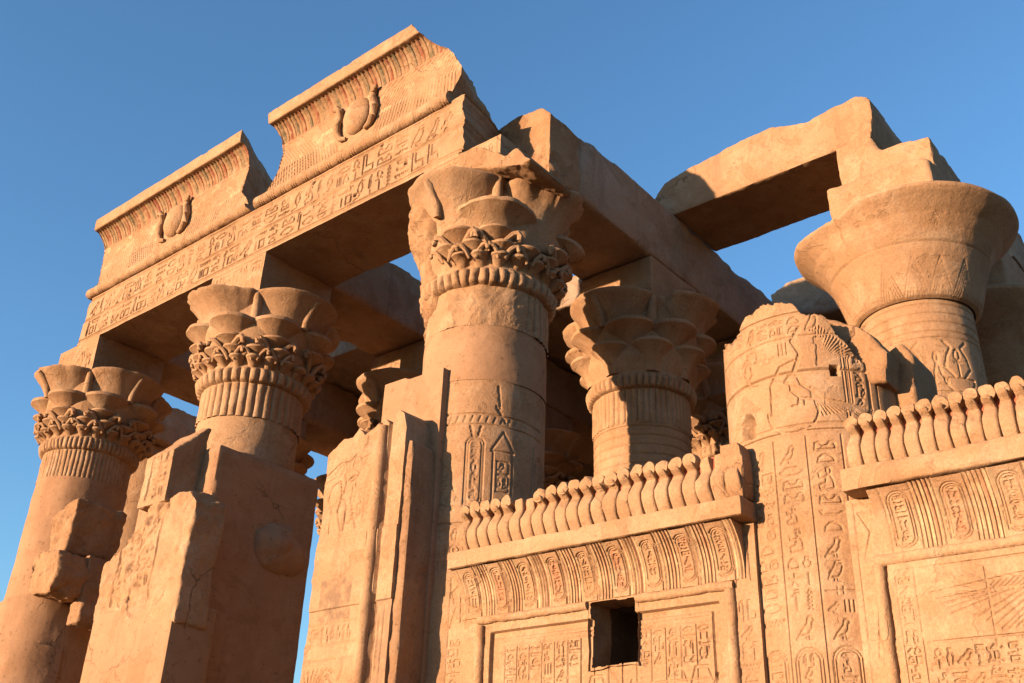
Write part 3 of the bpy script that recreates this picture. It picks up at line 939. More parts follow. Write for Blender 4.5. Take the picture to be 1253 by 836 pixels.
# --- column 3 (corner)
t = thing('column', 'thick corner column in the centre with battered flower capital and carved cartouche on its shaft', 'column', FR)
def col3():
    RR = .97
    w = 2 * math.pi * RR
    z0, z1 = 3.2, 6.4
    rl = Relief(w, z1 - z0, .015); rng = random.Random(7)
    def uu(th): return (th + math.pi) * RR
    c = uu(R(36))
    # band, cartouche group, falcon with spread wing
    rl.seg([(c - 1.2, 2.68), (c + 1.2, 2.62)], .02, .02); rl.seg([(c - 1.2, 2.52), (c + 1.2, 2.46)], .016, .018)
    for k in range(12):
        rl.seg([(c - .5 + k * .11, 2.53), (c - .46 + k * .11, 2.64)], .016, .016)
    rl.cartouche(c + .02, 1.25, .26, 1.05, rng, .014, .018, 2)
    for k in (-1, 1): rl.seg([(c + .02 + k * .04, 2.3), (c + .02 + k * .08, 2.48)], .03, .02)
    rl.rect(c + .28, c + .58, 1.1, 2.1, .016, .02); rl.rect(c + .34, c + .52, 1.5, 1.95, .012, .015)
    rl.text_v(c + .35, c + .51, 1.52, 1.93, rng, .012, .014)
    rl.seg([(c + .25, 2.1), (c + .43, 2.4), (c + .6, 2.1), (c + .25, 2.1)], .016, .02)
    rl.seg([(c + .36, 2.75), (c + .32, 3.1)], .03, .02); rl.seg([(c + .3, 2.78), (c + .45, 2.55)], .03, .02)
    for k in range(13):
        a = k / 12
        rl.seg([(c - .3, 1.75 - .02 * k), (c - .95 + .28 * a, 2.35 - 1.25 * a)], .014, .018)
    rl.seg([(c - .25, 1.5), (c - .5, 1.9), (c - .62, 2.4)], .02, .02)
    rl.glyph('falcon', c - .75, 1.2, .5, .55, .018, .02)
    rl.cartouche(c + 1.2, 1.0, .3, 1.2, rng, .014, .018)
    rl.seg([(c + .85, .9), (c + .95, 1.4), (c + 1.0, 2.3)], .03, .02)
    for k in range(4):
        rl.text_v(c - .95 + k * .5, c - .6 + k * .5, .1, .95, rng, .014, .018)
        rl.seg([(c - 1.02 + k * .5, .05), (c - 1.02 + k * .5, 1.0)], .014, .018)
    rl.seg([(c - 1.3, 1.02), (c + 1.5, 1.0)], .016, .018)
    shaft('shaft', XS[3], YR[1], lambda z: .985 - .006 * (z - 3.2), z0, z1, SAND, t, .015, rl, seed=3, rough=.006)
    shaft('shaft', XS[3], YR[1], lambda z: .975 + .006 * (z - 6.4) * 0 - .012 * sstep(7.2, 7.4, z), z1 - .002, 7.36, PLASTER, t, .03, seed=4, rough=.012)
    shaft('shaft', XS[3], YR[1], lambda z: 1.0 + 0 * z, GROUND, z0 + .01, SAND, t, .06, seed=5)
col3()
c = composite_capital(t, XS[3], YR[1], 3, variant=0, dmg=(.12, .38, .3, 1), keep=lambda phi: R(2) < phi < R(200), small_damage=.2, reed=lambda th: sstep(R(78), R(84), th), rs=.96, mat=SAND, rough=.045)
impost(t, XS[3], YR[1], SAND, True, 23)
def mortar():
    th = np.linspace(R(-150), R(2), 150)[None]; z = np.linspace(7.55, 9.82, 110)[:, None]
    r = np.interp(z, [7.55, 7.8, 8.0, 8.3, 8.7, 9.1, 9.45, 9.7, 9.82], [.955, .98, 1.03, 1.09, 1.17, 1.28, 1.38, 1.4, 1.34]) + 0 * th
    x, y = cyl_point(XS[3], YR[1], th, r)
    P = np.stack([x, y, z + 0 * th], -1)
    n1 = fbm(P, 1.6, 5, .6, 91)
    edge = sstep(R(-18), R(4), th + .2 * fbm(P, 2.2, 4, .6, 95)) + (1 - sstep(7.55, 7.75, z + .2 * fbm(P, 1.8, 3, .5, 96)))
    r = r + n1 * .16 + fbm(P, 9, 3, .6, 92) * .02 - .3 * np.clip(edge, 0, 1)
    x, y = cyl_point(XS[3], YR[1], th, r)
    P = np.stack([x, y, z + 0 * th], -1)
    new_mesh_object('mortar_patch', P.reshape(-1, 3), grid_faces(*P.shape[:2]), ROUGH, c)
mortar()

# --- column 4: stump
t = thing('column', 'broken column drum with carved bird figures, standing between the two cobra walls', 'column', FR)
def col4():
    RR = 1.06
    z0, z1 = 1.0, 6.05
    w = 2 * math.pi * RR
    rl = Relief(w, z1 - z0, .0105); rng = random.Random(9)
    c = math.pi * RR + .12                       # angle of the face seen from the front
    Z = lambda z: z - z0
    # lower: two text columns
    for k in range(5):
        u = c - .9 + k * .36
        rl.seg([(u, 0), (u, Z(4.25))], .0105, .015)
        if k < 4: rl.text_v(u + .04, u + .32, Z(2.1), Z(4.2), rng, .0105, .016)
    for k in range(4):
        u = c - .9 + k * .36 + .18
        rl.cartouche(u, Z(1.2), .27, .85, rng, .0105, .016)
    rl.seg([(c - 1.6, Z(4.32)), (c + 1.6, Z(4.32))], .02, .02); rl.seg([(c - 1.6, Z(4.42)), (c + 1.6, Z(4.42))], .02, .018)
    # joint of the drums
    rl.seg([(c - 2.2, Z(5.06)), (c + 2.2, Z(5.06))], .018, .03)
    # vulture with raised wings, cobra wearing crown
    for k in range(14):
        a = k / 13
        rl.seg([(c + .28, 4.85 - z0 - .01 * k), (c + .35 + .55 * a, 4.5 - z0 + .12 * a)], .0105, .016)
        rl.seg([(c + .38, 5.12 - z0), (c + .42 + .42 * a, 5.62 - z0 - .34 * a)], .0105, .016)
    rl.seg([(c - .2, Z(4.6)), (c - .18, Z(4.95)), (c - .05, Z(5.15)), (c + .12, Z(5.2))], .022, .022)
    rl.seg(circ(c + .05, Z(4.62), .3, 180, 360), .018, .02)
    rl.seg([(c + .12, Z(5.08)), (c + .2, Z(5.28)), (c + .12, Z(5.45)), (c + .22, Z(5.6))], .04, .022)
    rl.glyph('falcon', c - .05, Z(4.65), .5, .42, .018, .02)
    rl.glyph('cobra', c - .62, Z(4.98), .26, .42, .018, .02)
    for k in range(9):
        rl.seg([(c - .95 + .05 * k, Z(4.5) + .02 * k), (c - .6 + .03 * k, Z(4.96) - .03 * k)], .0105, .015)
    for k in range(4):
        rl.glyph(('stroke3', 'house', 'stroke3', 'pillar')[k], c - .9 + k * .42, Z(5.28), .13, .18, .0105, .015)
    rl.cartouche(c + .85, Z(4.5), .26, .8, rng, .0105, .016)
    for d in (.66, .7, 1.08): rl.seg([(c + d, Z(4.44)), (c + d, Z(5.4))], .012, .016)
    rl.seg([(c - 1.5, Z(5.5)), (c + 1.0, Z(5.5))], .016, .018); rl.seg([(c - 1.5, Z(5.8)), (c + 1.0, Z(5.8))], .016, .018)
    rl.text_h(c - 1.3, c + .5, Z(5.54), Z(5.76), rng, .0105, .015)
    # square putlog hole, eroded hole at the foot of the drum
    rl.level(c + .52, c + .62, Z(4.98), Z(5.1), -.16)
    U = rl.u[None]; Vv = rl.v[:, None]
    D = np.hypot((U - (c - .55)) / .13, (Vv - Z(4.55)) / .17) + fbm(fp(U + 0 * Vv, Vv + 0 * U), 5, 3, .5, 3) * .35
    rl.H -= .16 * (1 - sstep(.6, 1.1, D))
    # step between wall-bonded lower body and drum
    rl.B += np.where(Vv < Z(4.36) + .03 * fbm(fp(U + 0 * Vv, Vv * 0 + 0 * U), 3, 3, .5, 8), .065, 0)
    th = np.linspace(-math.pi, math.pi, rl.nu)
    zt = np.interp(th, [-math.pi, -1.4, -.9, -.35, .1, .4, .62, .8, 1.1, math.pi], [5.5, 5.72, 5.80, 5.9, 5.98, 5.9, 5.72, 5.45, 5.2, 5.0])
    q_ = np.stack([np.sin(th), np.cos(th), th * 0], -1)
    zt = zt + fbm(q_, 3.0, 5, .62, 4) * .13 + (.4 - worley(q_, 3.5, 5)) * .28
    zg = np.linspace(z0, z1, rl.nv)[:, None] + 0 * th[None]
    over = np.clip(zg - zt[None], 0, 9)
    zc = np.minimum(zg, zt[None])
    r = 1.015 + (rl.H + rl.B) * (over < .02)
    x, y = cyl_point(XS[4], YR[1], th[None], r)
    P = np.stack([x, y, zc], -1)
    nz = fbm(P, 3, 4, .55, 6) * .008
    # rows above the break run inward as a rough top
    inn = np.clip(over / .22, 0, 1)
    r2 = (r + nz) * (1 - inn * .95)
    zc = zc + np.minimum(inn * 6, 1) * (fbm(np.stack([x * (1 - inn), y * (1 - inn), zc * 0], -1), 2.6, 5, .62, 8) * .2)
    x, y = cyl_point(XS[4], YR[1], th[None], r2)
    P = np.stack([x, y, zc], -1)
    new_mesh_object('shaft', P.reshape(-1, 3), grid_faces(*rl.H.shape), SAND, t)
    shaft('shaft', XS[4], YR[1], lambda z: 1.07 + 0 * z, GROUND, z0 + .01, SAND, t, .08, seed=6)
    stone('drum_fragment', [(-4.25, 5.0), (-3.42, 4.9), (-3.36, 5.25), (-3.5, 5.5), (-3.72, 5.72), (-4.1, 5.92), (-4.5, 5.75)], 'y', 10.35, 11.6, ROUGH, t, .03, .025, .8, 41, .05)
    stone('drum_fragment', [(-3.6, 4.3), (-3.26, 4.3), (-3.22, 5.35), (-3.32, 5.52), (-3.62, 5.4)], 'y', 10.75, 11.5, ROUGH, t, .03, .02, .7, 42, .03)
col4()

# ================================================================== INNER COLUMNS
IN = 'columns inside the hall'
def inner(ci, ri, label, seed, variant=1, reed=None, dmg=(.05, .05, .05, .05), mat=SAND, rs=.92):
    t = thing('column', label, 'column', IN)
    cx, cy = XS[ci], YR[ri]
    shaft('shaft', cx, cy, lambda z: rs + .0 * z, GROUND, 7.34, mat, t, .06, seed=seed)
    composite_capital(t, cx, cy, seed, variant=variant, dmg=dmg, rs=rs - .005, mat=mat, rough=.02)
    impost(t, cx, cy, mat, False, seed)
    return t
# second row behind the corner column: banded shaft
t = thing('column', 'composite column in the middle distance, split between a strip of sun and shade', 'column', IN)
def r2c3():
    cx, cy = XS[3], YR[2]
    RR = .92; z0, z1 = 3.2, 7.34
    rl = Relief(2 * math.pi * RR, z1 - z0, .02); rng = random.Random(31)
    for v in (7.25, 7.08, 6.9, 6.72, 6.54): rl.seg([(0, v - z0), (rl.w, v - z0)], .018, .02)
    for k in range(12): rl.text_v(.1 + k * .48, .45 + k * .48, .2, 3.1, rng, .02, .015)
    shaft('shaft', cx, cy, lambda z: .918 + 0 * z, z0, z1, SAND, t, .02, rl, seed=7)
    shaft('shaft', cx, cy, lambda z: .93 + 0 * z, GROUND, z0 + .01, SAND, t, .08, seed=7)
    composite_capital(t, cx, cy, 5, variant=1, dmg=(.02, .4, .1, .1), rs=.915, small_damage=.05, nre=52, flowers=False)
    impost(t, cx, cy, SAND, False, 24)
r2c3()
inner(2, 2, 'inner column whose capital catches the sun above the door pier', 12)
inner(1, 2, 'inner column half hidden right of the plastered pier', 13)
inner(3, 3, 'inner column with sunlit flower beside the broken drum', 14)
inner(2, 3, 'shadowed inner column deep behind the corner column', 15)
inner(1, 3, 'shadowed inner column deep behind the door pier', 16)

# bell column
t = thing('column', 'big bell shaped open papyrus capital with zigzag carving, right of centre', 'column', IN)
def bell():
    cx, cy = XS[4], YR[2]
    RR = .86; z0, z1 = 4.5, 8.16
    rl = Relief(2 * math.pi * RR, z1 - z0, .016); rng = random.Random(41)
    for v in (8.05, 7.9, 7.74, 7.58, 7.47): rl.seg([(0, v - z0), (rl.w, v - z0)], .02, .018)
    c = math.pi * RR
    rl.seg([(0, 6.55 - z0), (rl.w, 6.55 - z0)], .02, .018)
    for k in range(6):
        u = c - 1.45 + k * .72
        rl.seg(circ(u + .05, 6.78 - z0, .24, 180, 360), .018, .02); rl.seg([(u - .19, 6.78 - z0), (u + .29, 6.78 - z0)], .018, .02)
        for s_ in (-1, 1):
            rl.seg([(u + .05 + s_ * .08, 6.8 - z0), (u + .05 + s_ * .2, 6.95 - z0), (u + .05 + s_ * .16, 7.15 - z0), (u + .05 + s_ * .08, 7.3 - z0), (u + .05 + s_ * .18, 7.4 - z0)], .022, .02)
        rl.glyph('ankh', u - .02, 6.82 - z0, .14, .45, .018, .018)
        rl.glyph('man', u + .34, 6.62 - z0, .26, .6, .018, .018)
    for k in range(11): rl.text_v(.1 + k * .48, .45 + k * .48, .2, 1.9, rng, .02, .015)
    shaft('shaft', cx, cy, lambda z: .88 - .01 * (z - 7), z0, z1, SAND, t, .016, rl, seed=8)
    shaft('shaft', cx, cy, lambda z: .92 + 0 * z, GROUND, z0 + .01, SAND, t, .08, seed=8)
    # bell
    zz = [8.14, 8.17, 8.24, 8.4, 8.7, 8.98, 9.2, 9.38, 9.52, 9.61, 9.66]
    rr = [.90, .97, 1.02, 1.07, 1.15, 1.25, 1.37, 1.50, 1.65, 1.75, 1.79]
    L = np.concatenate([[0], np.cumsum(np.hypot(np.diff(zz), np.diff(rr)))])
    rb = Relief(2 * math.pi * 1.25, L[-1], .017)
    rb.seg([(0, np.interp(8.98, zz, L)), (rb.w, np.interp(8.98, zz, L))], .012, .02)
    uc = math.pi * 1.25 - .45
    rb.seg([(uc, np.interp(8.98, zz, L)), (uc - .06, np.interp(9.3, zz, L)), (uc - .03, L[-1])], .02, .035)
    n = 17
    for k in range(n):
        u = (k + .5) * rb.w / n; w = rb.w / n / 2
        for o in range(4):
            hgt = .64 - o * .11
            rb.seg([(u - w * (1 - o * .24), .05), (u, .06 + hgt), (u + w * (1 - o * .24), .05)], .013, .016)
    th = np.linspace(-math.pi, math.pi, rb.nu)[None]
    r = np.interp(rb.v, L, rr)[:, None]; z = np.interp(rb.v, L, zz)[:, None] + 0 * th
    P0 = np.stack([np.sin(th) + 0 * z, np.cos(th) + 0 * z, z], -1)
    rb.H *= .35 + .65 * sstep(-.15, .2, fbm(P0, 1.1, 3, .5, 12))
    q = np.stack([np.sin(th) * 1.5, np.cos(th) * 1.5, 0 * th], -1)
    # broken front-left of the rim
    brk = np.exp(-((th + .35) / .42) ** 2) * (.75 + .6 * fbm(q, 2.0, 4, .6, 5)) + .04 * (fbm(q, 3, 3, .6, 9) + .3)
    tt = sstep(9.2, 9.62, z)
    r = r - .27 * np.clip(brk, 0, 1.2) * tt
    x, y = cyl_point(cx, cy, th, r + rb.H + fbm(P0, 3.5, 4, .55, 4) * .012)
    P = np.stack([x, y, z - .03 * np.clip(brk, 0, 1) * tt], -1)
    # rim and top
    extra = []
    rl_ = r[-1]
    for dz, k in ((.02, 1.004), (.06, 1.0), (.075, .985), (.12, .8), (.13, .5), (.13, .02)):
        x, y = cyl_point(cx, cy, th[0], rl_ * k + rb.H[-1] * 0)
        extra.append(np.stack([x, y, P[-1, :, 2] + dz + fbm(np.stack([x, y, 0 * x], -1), 2.5, 4, .5, 2) * .02], -1))
    P = np.concatenate([P, np.array(extra)])
    new_mesh_object('capital', P.reshape(-1, 3), grid_faces(P.shape[0], P.shape[1]), SAND_WHOLE, t)
    stone('impost', [(-5.36, 9.83), (-3.6, 9.83), (-3.6, 10.68), (-4.0, 10.74), (-5.36, 10.73)], 'y', 14.56, 16.3, SAND, t, .04, .02, .6, 51, .02)
bell()
# third row column behind the bell
t = thing('column', 'shaded bell column at the right edge, behind the sunlit bell column', 'column', IN)
def bell3():
    cx, cy = XS[4], YR[3]
    shaft('shaft', cx, cy, lambda z: .92 + 0 * z, GROUND, 8.16, SAND, t, .06, seed=9)
    zz = np.array([8.14, 8.2, 8.4, 8.9, 9.3, 9.55, 9.7, 9.76, 9.8, 9.81, 9.812]); rr = np.array([.92, 1.0, 1.06, 1.2, 1.45, 1.66, 1.78, 1.79, 1.76, .8, .02])
    zf = np.interp(np.linspace(0, 10, 70), range(11), zz); rf = np.interp(np.linspace(0, 10, 70), range(11), rr)
    th = np.linspace(-math.pi, math.pi, 120, endpoint=False)[None]
    k = np.where(zf < 9.7, .012 * np.sign(np.sin(0)), 0)[:, None]
    x, y = cyl_point(cx, cy, th, rf[:, None] + k + .012 * np.sin(th * 60 + zf[:, None] * 25) * (zf[:, None] < 9.6))
    P = np.stack([x, y, zf[:, None] + 0 * th], -1)
    new_mesh_object('capital', P.reshape(-1, 3), grid_faces(70, 120, True), SAND, t)
    impost(t, cx, cy, SAND, False, 52)
bell3()
# far left, second row
t = thing('column', 'plain sunlit shaft with a stub of beam, glimpsed behind the leftmost capital', 'column', IN)
shaft('shaft', XS[0], YR[2], lambda z: .95 + 0 * z, GROUND, 10.4, SAND, t, .06, seed=10)
stone('abacus', [(-28.5, 10.42), (-26.2, 10.42), (-26.2, 10.75), (-28.5, 10.75)], 'y', 14.3, 16.4, SAND, t, .05, .02, .7, 61)
stone('beam_stub', [(-28.2, 10.76), (-25.9, 10.76), (-26.0, 11.95), (-27.0, 11.9), (-28.1, 11.6)], 'y', 14.5, 16.6, SAND, t, .05, .03, .7, 62, .03)

# ================================================================== DOOR PIERS
# --- tall plastered pier at the second column
t = thing('door_pier', 'tall plastered pier with big dark side face in front of the second column', 'pier', 'jambs of the two doorways')
stone('plaster_body', [(-16.6, GROUND), (-14.36, GROUND), (-14.36, 6.3), (-16.6, 6.34)], 'y', 9.32, 11.58, PLASTER, t, .07, .008, .12, 401)
def carved_stone(name, poly_px, y0, y1, seed, parent, mat=SAND):
    return stone(name, xz(poly_px, y0), 'y', y0, y1, mat, parent, .035, .03, .8, seed, .03)
def front_figures(rl, rng):
    w, h = rl.w, rl.h
    for u in (.16, .5, .82):
        rl.seg([(w * u, 0), (w * (u + .02), h)], .02, .03)
    for k in range(4):
        a = rng.uniform(.1, .8) * w; b = rng.uniform(.1, .7) * h
        rl.seg([(a, b), (a + .1 * w, b + .12 * h), (a + .05 * w, b + .22 * h), (a + .16 * w, b + .3 * h)], .025, .03)
    rl.text_v(w * .2, w * .46, h * .1, h * .95, rng, .022, .025)
    rl.text_v(w * .55, w * .8, h * .05, h * .8, rng, .022, .025)
def relief_cut(x0, x1, z0, z1, yf, seed):
    rl = Relief(x1 - x0, z1 - z0, .02); front_figures(rl, random.Random(seed))
    def cut(V):
        i = np.clip(((V[:, 0] - x0) / rl.du).round().astype(int), 0, rl.nu - 1); k = np.clip(((V[:, 2] - z0) / rl.dv).round().astype(int), 0, rl.nv - 1)
        ok = (V[:, 1] < yf + .08) & (V[:, 0] > x0) & (V[:, 0] < x1) & (V[:, 2] > z0) & (V[:, 2] < z1)
        V[:, 1] -= np.where(ok, rl.H[k, i], 0)
        return V
    return cut
stone('carved_block', [(8.75, 5.2), (9.38, 5.2), (9.38, 6.68), (9.3, 6.66), (8.75, 6.1)], 'x', -15.62, -14.8, SAND, t, .022, .025, .8, 402, .05, cut=relief_cut(-15.5, -14.85, 5.3, 6.1, 8.75, 4))
stone('carved_block', xz([(124, 702), (128, 690), (150, 668), (168, 645), (178, 622), (190, 612), (205, 608), (232, 598), (240, 612), (236, 640), (230, 662), (224, 690), (213, 760), (112, 760)], 8.79), 'y', 8.79, 9.36, SAND, t, .022, .025, .8, 403, .06, cut=relief_cut(-16.2, -14.5, 3.6, 5.4, 8.79, 6))
stone('carved_block', [(-14.75, 3.6), (-14.2, 3.6), (-14.25, 4.2), (-14.3, 4.9), (-14.6, 5.3), (-14.75, 5.2)], 'y', 8.9, 9.5, ROUGH, t, .022, .04, .9, 405, .13)
stone('plaster_skirt', [(-16.34, GROUND), (-13.98, GROUND), (-13.98, 3.5), (-16.3, 3.55)], 'y', 8.78, 9.56, PLASTER, t, .05, .008, .15, 404)
# stone boss left showing in the plaster
bp_ = np.array(yz([(374, 698), (371, 668), (356, 643), (332, 638), (315, 648), (311, 672), (320, 692), (340, 706), (360, 708)], -14.33))
bc = bp_.mean(0); nb_ = 54
ang = np.linspace(0, len(bp_), nb_, endpoint=False); bi = ang.astype(int); bf = (ang - bi)[:, None]
ring = bp_[bi] * (1 - bf) + bp_[(bi + 1) % len(bp_)] * bf
rows = []
for a in np.linspace(0, 1, 22):
    q = bc + (ring - bc) * (1 - a)
    rows.append(np.stack([-14.4 + .34 * np.minimum(1, (a * 1.25) ** .55) + .05 * (q[:, 1] - bc[1]) + 0 * q[:, 0], q[:, 0], q[:, 1]], -1))
rows = np.array(rows); sh_ = rows.shape; rows = rows.reshape(-1, 3)
rows[:, 0] += (.4 - worley(rows, 2.1, 5)) * .16 + fbm(rows, 6, 4, .6, 3) * .03
m = MB(); m.grid(rows.reshape(sh_), True)
m.build('stone_boss', PLASTER, t)

def carve_panel(name, parent, x0, x1, z0, z1, y, yback, fn, seed, mat=SAND, res=.0135, rough=.01, outline=None):
    rl = Relief(x1 - x0, z1 - z0, res); rl.z0 = z0; rng = random.Random(seed)
    fn(rl, rng)
    U = rl.u[None] + 0 * rl.v[:, None]; Vv = rl.v[:, None] + 0 * U
    P = np.stack([x0 + U, 0 * U + y, z0 + Vv], -1)
    rl.erode(P, .5, seed, 1.2)
    P[..., 1] -= rl.H + fbm(P, 2.2, 5, .55, seed) * rough
    if outline: P = outline(P)
    V, F, F3 = backed(P, yback, 6, .012, seed)
    return new_mesh_object(name, V, F, mat, parent, True, rl.pig.reshape(-1, 4), F3)

# --- pier of the right-hand door
t = thing('door_pier', 'carved door pier with upright round moulding, left of the corner column', 'pier', 'jambs of the two doorways')
def p3fn(rl, rng):
    w = rl.w
    Z = lambda z: z - GROUND
    # left panel scenes
    for z in (2.62, 2.9, 2.42, 5.1, 5.3):
        rl.seg([(.02, Z(z)), (1.05, Z(z))], .014, .014)
    rl.text_h(.08, .98, Z(2.66), Z(2.86), rng, .014, .016)
    rl.glyph('falcon', .35, Z(1.9), .5, .42, .02, .02)
    for k in range(8): rl.seg([(.1 + .05 * k, Z(2.12)), (.05 + .09 * k, Z(2.3))], .014, .016)
    rl.text_h(.08, .98, Z(1.5), Z(1.75), rng, .014, .016); rl.seg([(.02, Z(1.82)), (1.05, Z(1.82))])
    rl.text_h(.2, 1.0, Z(5.12), Z(5.28), rng, .014, .014)
    for u in (.2, .5):                                              # crowned figures in the upper stone
        rl.seg([(u, Z(4.2)), (u + .02, Z(4.55)), (u - .08, Z(4.7)), (u - .02, Z(4.95)), (u + .15, Z(4.98)), (u + .2, Z(4.75)), (u + .14, Z(4.5)), (u + .25, Z(4.2))], .02, .02)
    rl.seg([(.42, Z(5.1)), (.48, Z(4.92)), (.66, Z(4.9)), (.74, Z(5.05)), (.6, Z(5.1))], .02, .02)
    for k in range(3):
        rl.text_v(.6 + .14 * k, .72 + .14 * k, Z(4.25), Z(4.85), rng, .014, .014)
    U = rl.u[None]; Vv = rl.v[:, None]
    rl.paint(.22, .82, Z(2.95), Z(3.5), (.15, .095, .06), .9); rl.paint(1.3, 1.62, Z(1.5), Z(3.1), (.17, .11, .07), .7)
    # cement repair over the middle
    m = sstep(-.05, .05, fbm(fp(U * 1.0 + 0 * Vv, Vv * .6 + 0 * U), 1.2, 4, .6, 77) + np.where((Vv > Z(3.1)) & (Vv < Z(4.1)), .9, -.6))
    rl.H *= 1 - m
    rl.B += .02 * m
    # dark recess to the round moulding and the strip right of it
    strip = sstep(1.28, 1.31, U) * (1 - sstep(1.32, 1.325, U))
    rl.B -= .05 * sstep(1.26, 1.28, U) * (1 - sstep(1.32, 1.34, U)) + .05 * sstep(1.04, 1.06, U) * (1 - sstep(1.1, 1.12, U))
    rl.seg([(1.42, Z(2.2)), (1.42, Z(2.9))], .014, .014)
    for q in (1.36, 1.5): rl.seg([(q, Z(0)), (q, Z(3.05))], .012, .012)
def p3out(P):
    u = (P[..., 0] + 11.42); zt = np.interp(u, [0, .15, .3, .5, .62, .75, 1.05, 1.15, 1.3, 1.36, 1.45, 1.55, 1.62], [5.42, 5.5, 5.62, 5.6, 5.72, 5.6, 5.72, 5.74, 5.62, 5.75, 5.82, 5.72, 5.5])
    k = (P[..., 2] - GROUND) / (5.7 - GROUND)
    P[..., 2] += sstep(.85, 1, k) * (zt - 5.7 + fbm(P, 4, 3, .6, 5) * .05)
    P[..., 0] += (1 - sstep(0, .3, u)) * fbm(P, 2.0, 4, .6, 6) * .07
    return P
carve_panel('carved_face', t, -11.42, -9.8, GROUND, 5.7, 9.3, 10.05, p3fn, 501, res=.014, outline=p3out, rough=.02)
m = MB()
zs = np.linspace(GROUND, 5.62, 120)
m.tube([(-10.26 + .004 * math.sin(z * 3), 9.285, z) for z in zs], [.088 + .006 * math.sin(z * 9) + (.012 if abs(z - 3.15) < .05 or abs(z - 4.75) < .04 else 0) for z in zs], 16)
m.build('round_moulding', SAND, t, .014, 4, 3)
stone('plaster_backing', [(-10.95, GROUND), (-9.64, GROUND), (-9.64, 6.6), (-10.9, 6.68)], 'y', 9.8, 10.6, PLASTER, t, .05, .006, .1, 502)
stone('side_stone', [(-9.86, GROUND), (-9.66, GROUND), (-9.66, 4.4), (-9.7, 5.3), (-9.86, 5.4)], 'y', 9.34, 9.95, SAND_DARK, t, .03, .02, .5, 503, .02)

# --- jamb remains seen through the doorway
t = thing('jamb_fragment', 'stepped sunlit wall stub with a single cobra, seen through the gap under the dark hall', 'wall')
stone('stub', xz([(360, 850), (370, 820), (376, 795), (381, 787), (389, 778), (387, 768), (395, 758), (396, 740), (391, 733), (392, 727), (399, 720), (400, 640), (440, 640), (440, 850)], 10.6), 'y', 10.6, 11.4, SAND, t, .03, .02, .5, 510, .015)
m = MB()
p0 = at(394, 722, y=10.62); 
m.tube([(p0[0] + a, 10.6 + b, p0[2] + c) for a, b, c in ((.06, .05, -.05), (.02, -.02, .1), (.0, -.04, .22), (.03, -.02, .34), (.0, -.06, .42), (-.03, -.08, .46))], [.06, .08, .08, .055, .07, .04], 10)
p0 = at(398, 700, y=10.62)
m.tube([(p0[0] + a, 10.6 + b, p0[2] + c) for a, b, c in ((.06, .05, -.1), (.02, -.02, .1), (.0, -.04, .22), (.03, -.02, .34), (.0, -.06, .42), (-.03, -.08, .46))], [.06, .08, .08, .055, .07, .04], 10)
m.build('cobra', SAND, t, .015, 5, 4)

# --- broken jamb of the left-hand door
t = thing('door_pier', 'broken jamb stones and plaster skirt wrapped round the leftmost column', 'pier', 'jambs of the two doorways')
stone('jamb_stone', [(-21.5, 5.55), (-20.5, 5.55), (-20.42, 6.66), (-20.7, 6.7), (-21.45, 6.5)], 'y', 10.1, 11.3, ROUGH, t, .028, .03, .8, 601, .09)
stone('jamb_stone', [(-21.25, 4.8), (-20.9, 4.65), (-20.25, 4.6), (-20.1, 5.0), (-20.2, 5.45), (-20.9, 5.55), (-21.3, 5.45)], 'y', 9.85, 10.9, ROUGH, t, .026, .04, .9, 602, .12)
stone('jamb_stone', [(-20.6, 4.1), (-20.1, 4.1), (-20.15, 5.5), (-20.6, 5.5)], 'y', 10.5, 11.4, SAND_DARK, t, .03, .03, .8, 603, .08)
def jacket(name, r, th0, th1, ztop, seed):
    nu, nv = 90, 60
    th = np.linspace(th0, th1, nu)[None]; k = np.linspace(0, 1, nv)[:, None]
    zt = ztop(th)
    z = GROUND + (zt - GROUND) * k
    rr = r + .03 * (1 - k) + 0 * th
    top = np.stack([*cyl_point(XS[1], YR[1], th[0], .93 + 0 * th[0]), zt[0] + .03], -1)[None]
    x, y = cyl_point(XS[1], YR[1], th, rr)
    P = np.concatenate([np.stack([x, y, z], -1), top])
    P = P + np.stack([fbm(P + 5 * q, 1.8, 4, .5, seed + q) for q in range(3)], -1) * .035
    e0 = P[:, :1] * 1.0; e0[..., 0] = XS[1]; e0[..., 1] = YR[1]
    P = np.concatenate([e0, P, e0], 1)
    new_mesh_object(name, P.reshape(-1, 3), grid_faces(*P.shape[:2]), PLASTER, t)
jacket('plaster_jacket', 1.14, R(-20), R(130), lambda th: 4.62 + .12 * np.sin(th * 2) - .25 * sstep(.9, 1.8, th), 604)
jacket('plaster_jacket', 1.22, R(-75), R(80), lambda th: 3.75 + .06 * np.sin(th * 3), 605)

# ================================================================== SCREEN WALLS WITH COBRA FRIEZE
YL, YW = 9.5, 9.8
def cobra_mesh(w, head=True, seed=0, disc=True):
    """loft along the body, local coordinates: x sideways, -y forward"""
    st = [(0, .03, .080, .07), (.05, .0, .083, .07), (.12, -.05, .085, .065), (.2, -.085, .0875, .06), (.28, -.08, .0875, .06), (.35, -.035, .084, .06), (.405, .0, .076, .06), (.435, .015, .064, .06)]
    if head: st += [(.455, .0, .056, .065), (.48, -.04, .06, .07), (.505, -.075, .054, .06), (.525, -.1, .035, .04), (.53, -.115, .01, .01)]
    else: st += [(.5, .0, .07, .06), (.56, -.01, .06, .05), (.58, .0, .02, .02)]
    s = w / .18
    a = np.linspace(0, 2 * np.pi, 14, endpoint=False)
    rows = []
    for z, y, hw, hd in st:
        ca, sa = np.cos(a), np.sin(a)
        rows.append(np.stack([np.sign(ca) * np.abs(ca) ** .28 * hw * s, y + np.sign(sa) * np.abs(sa) ** .5 * hd, np.full(14, z)], -1))
    return np.array(rows)

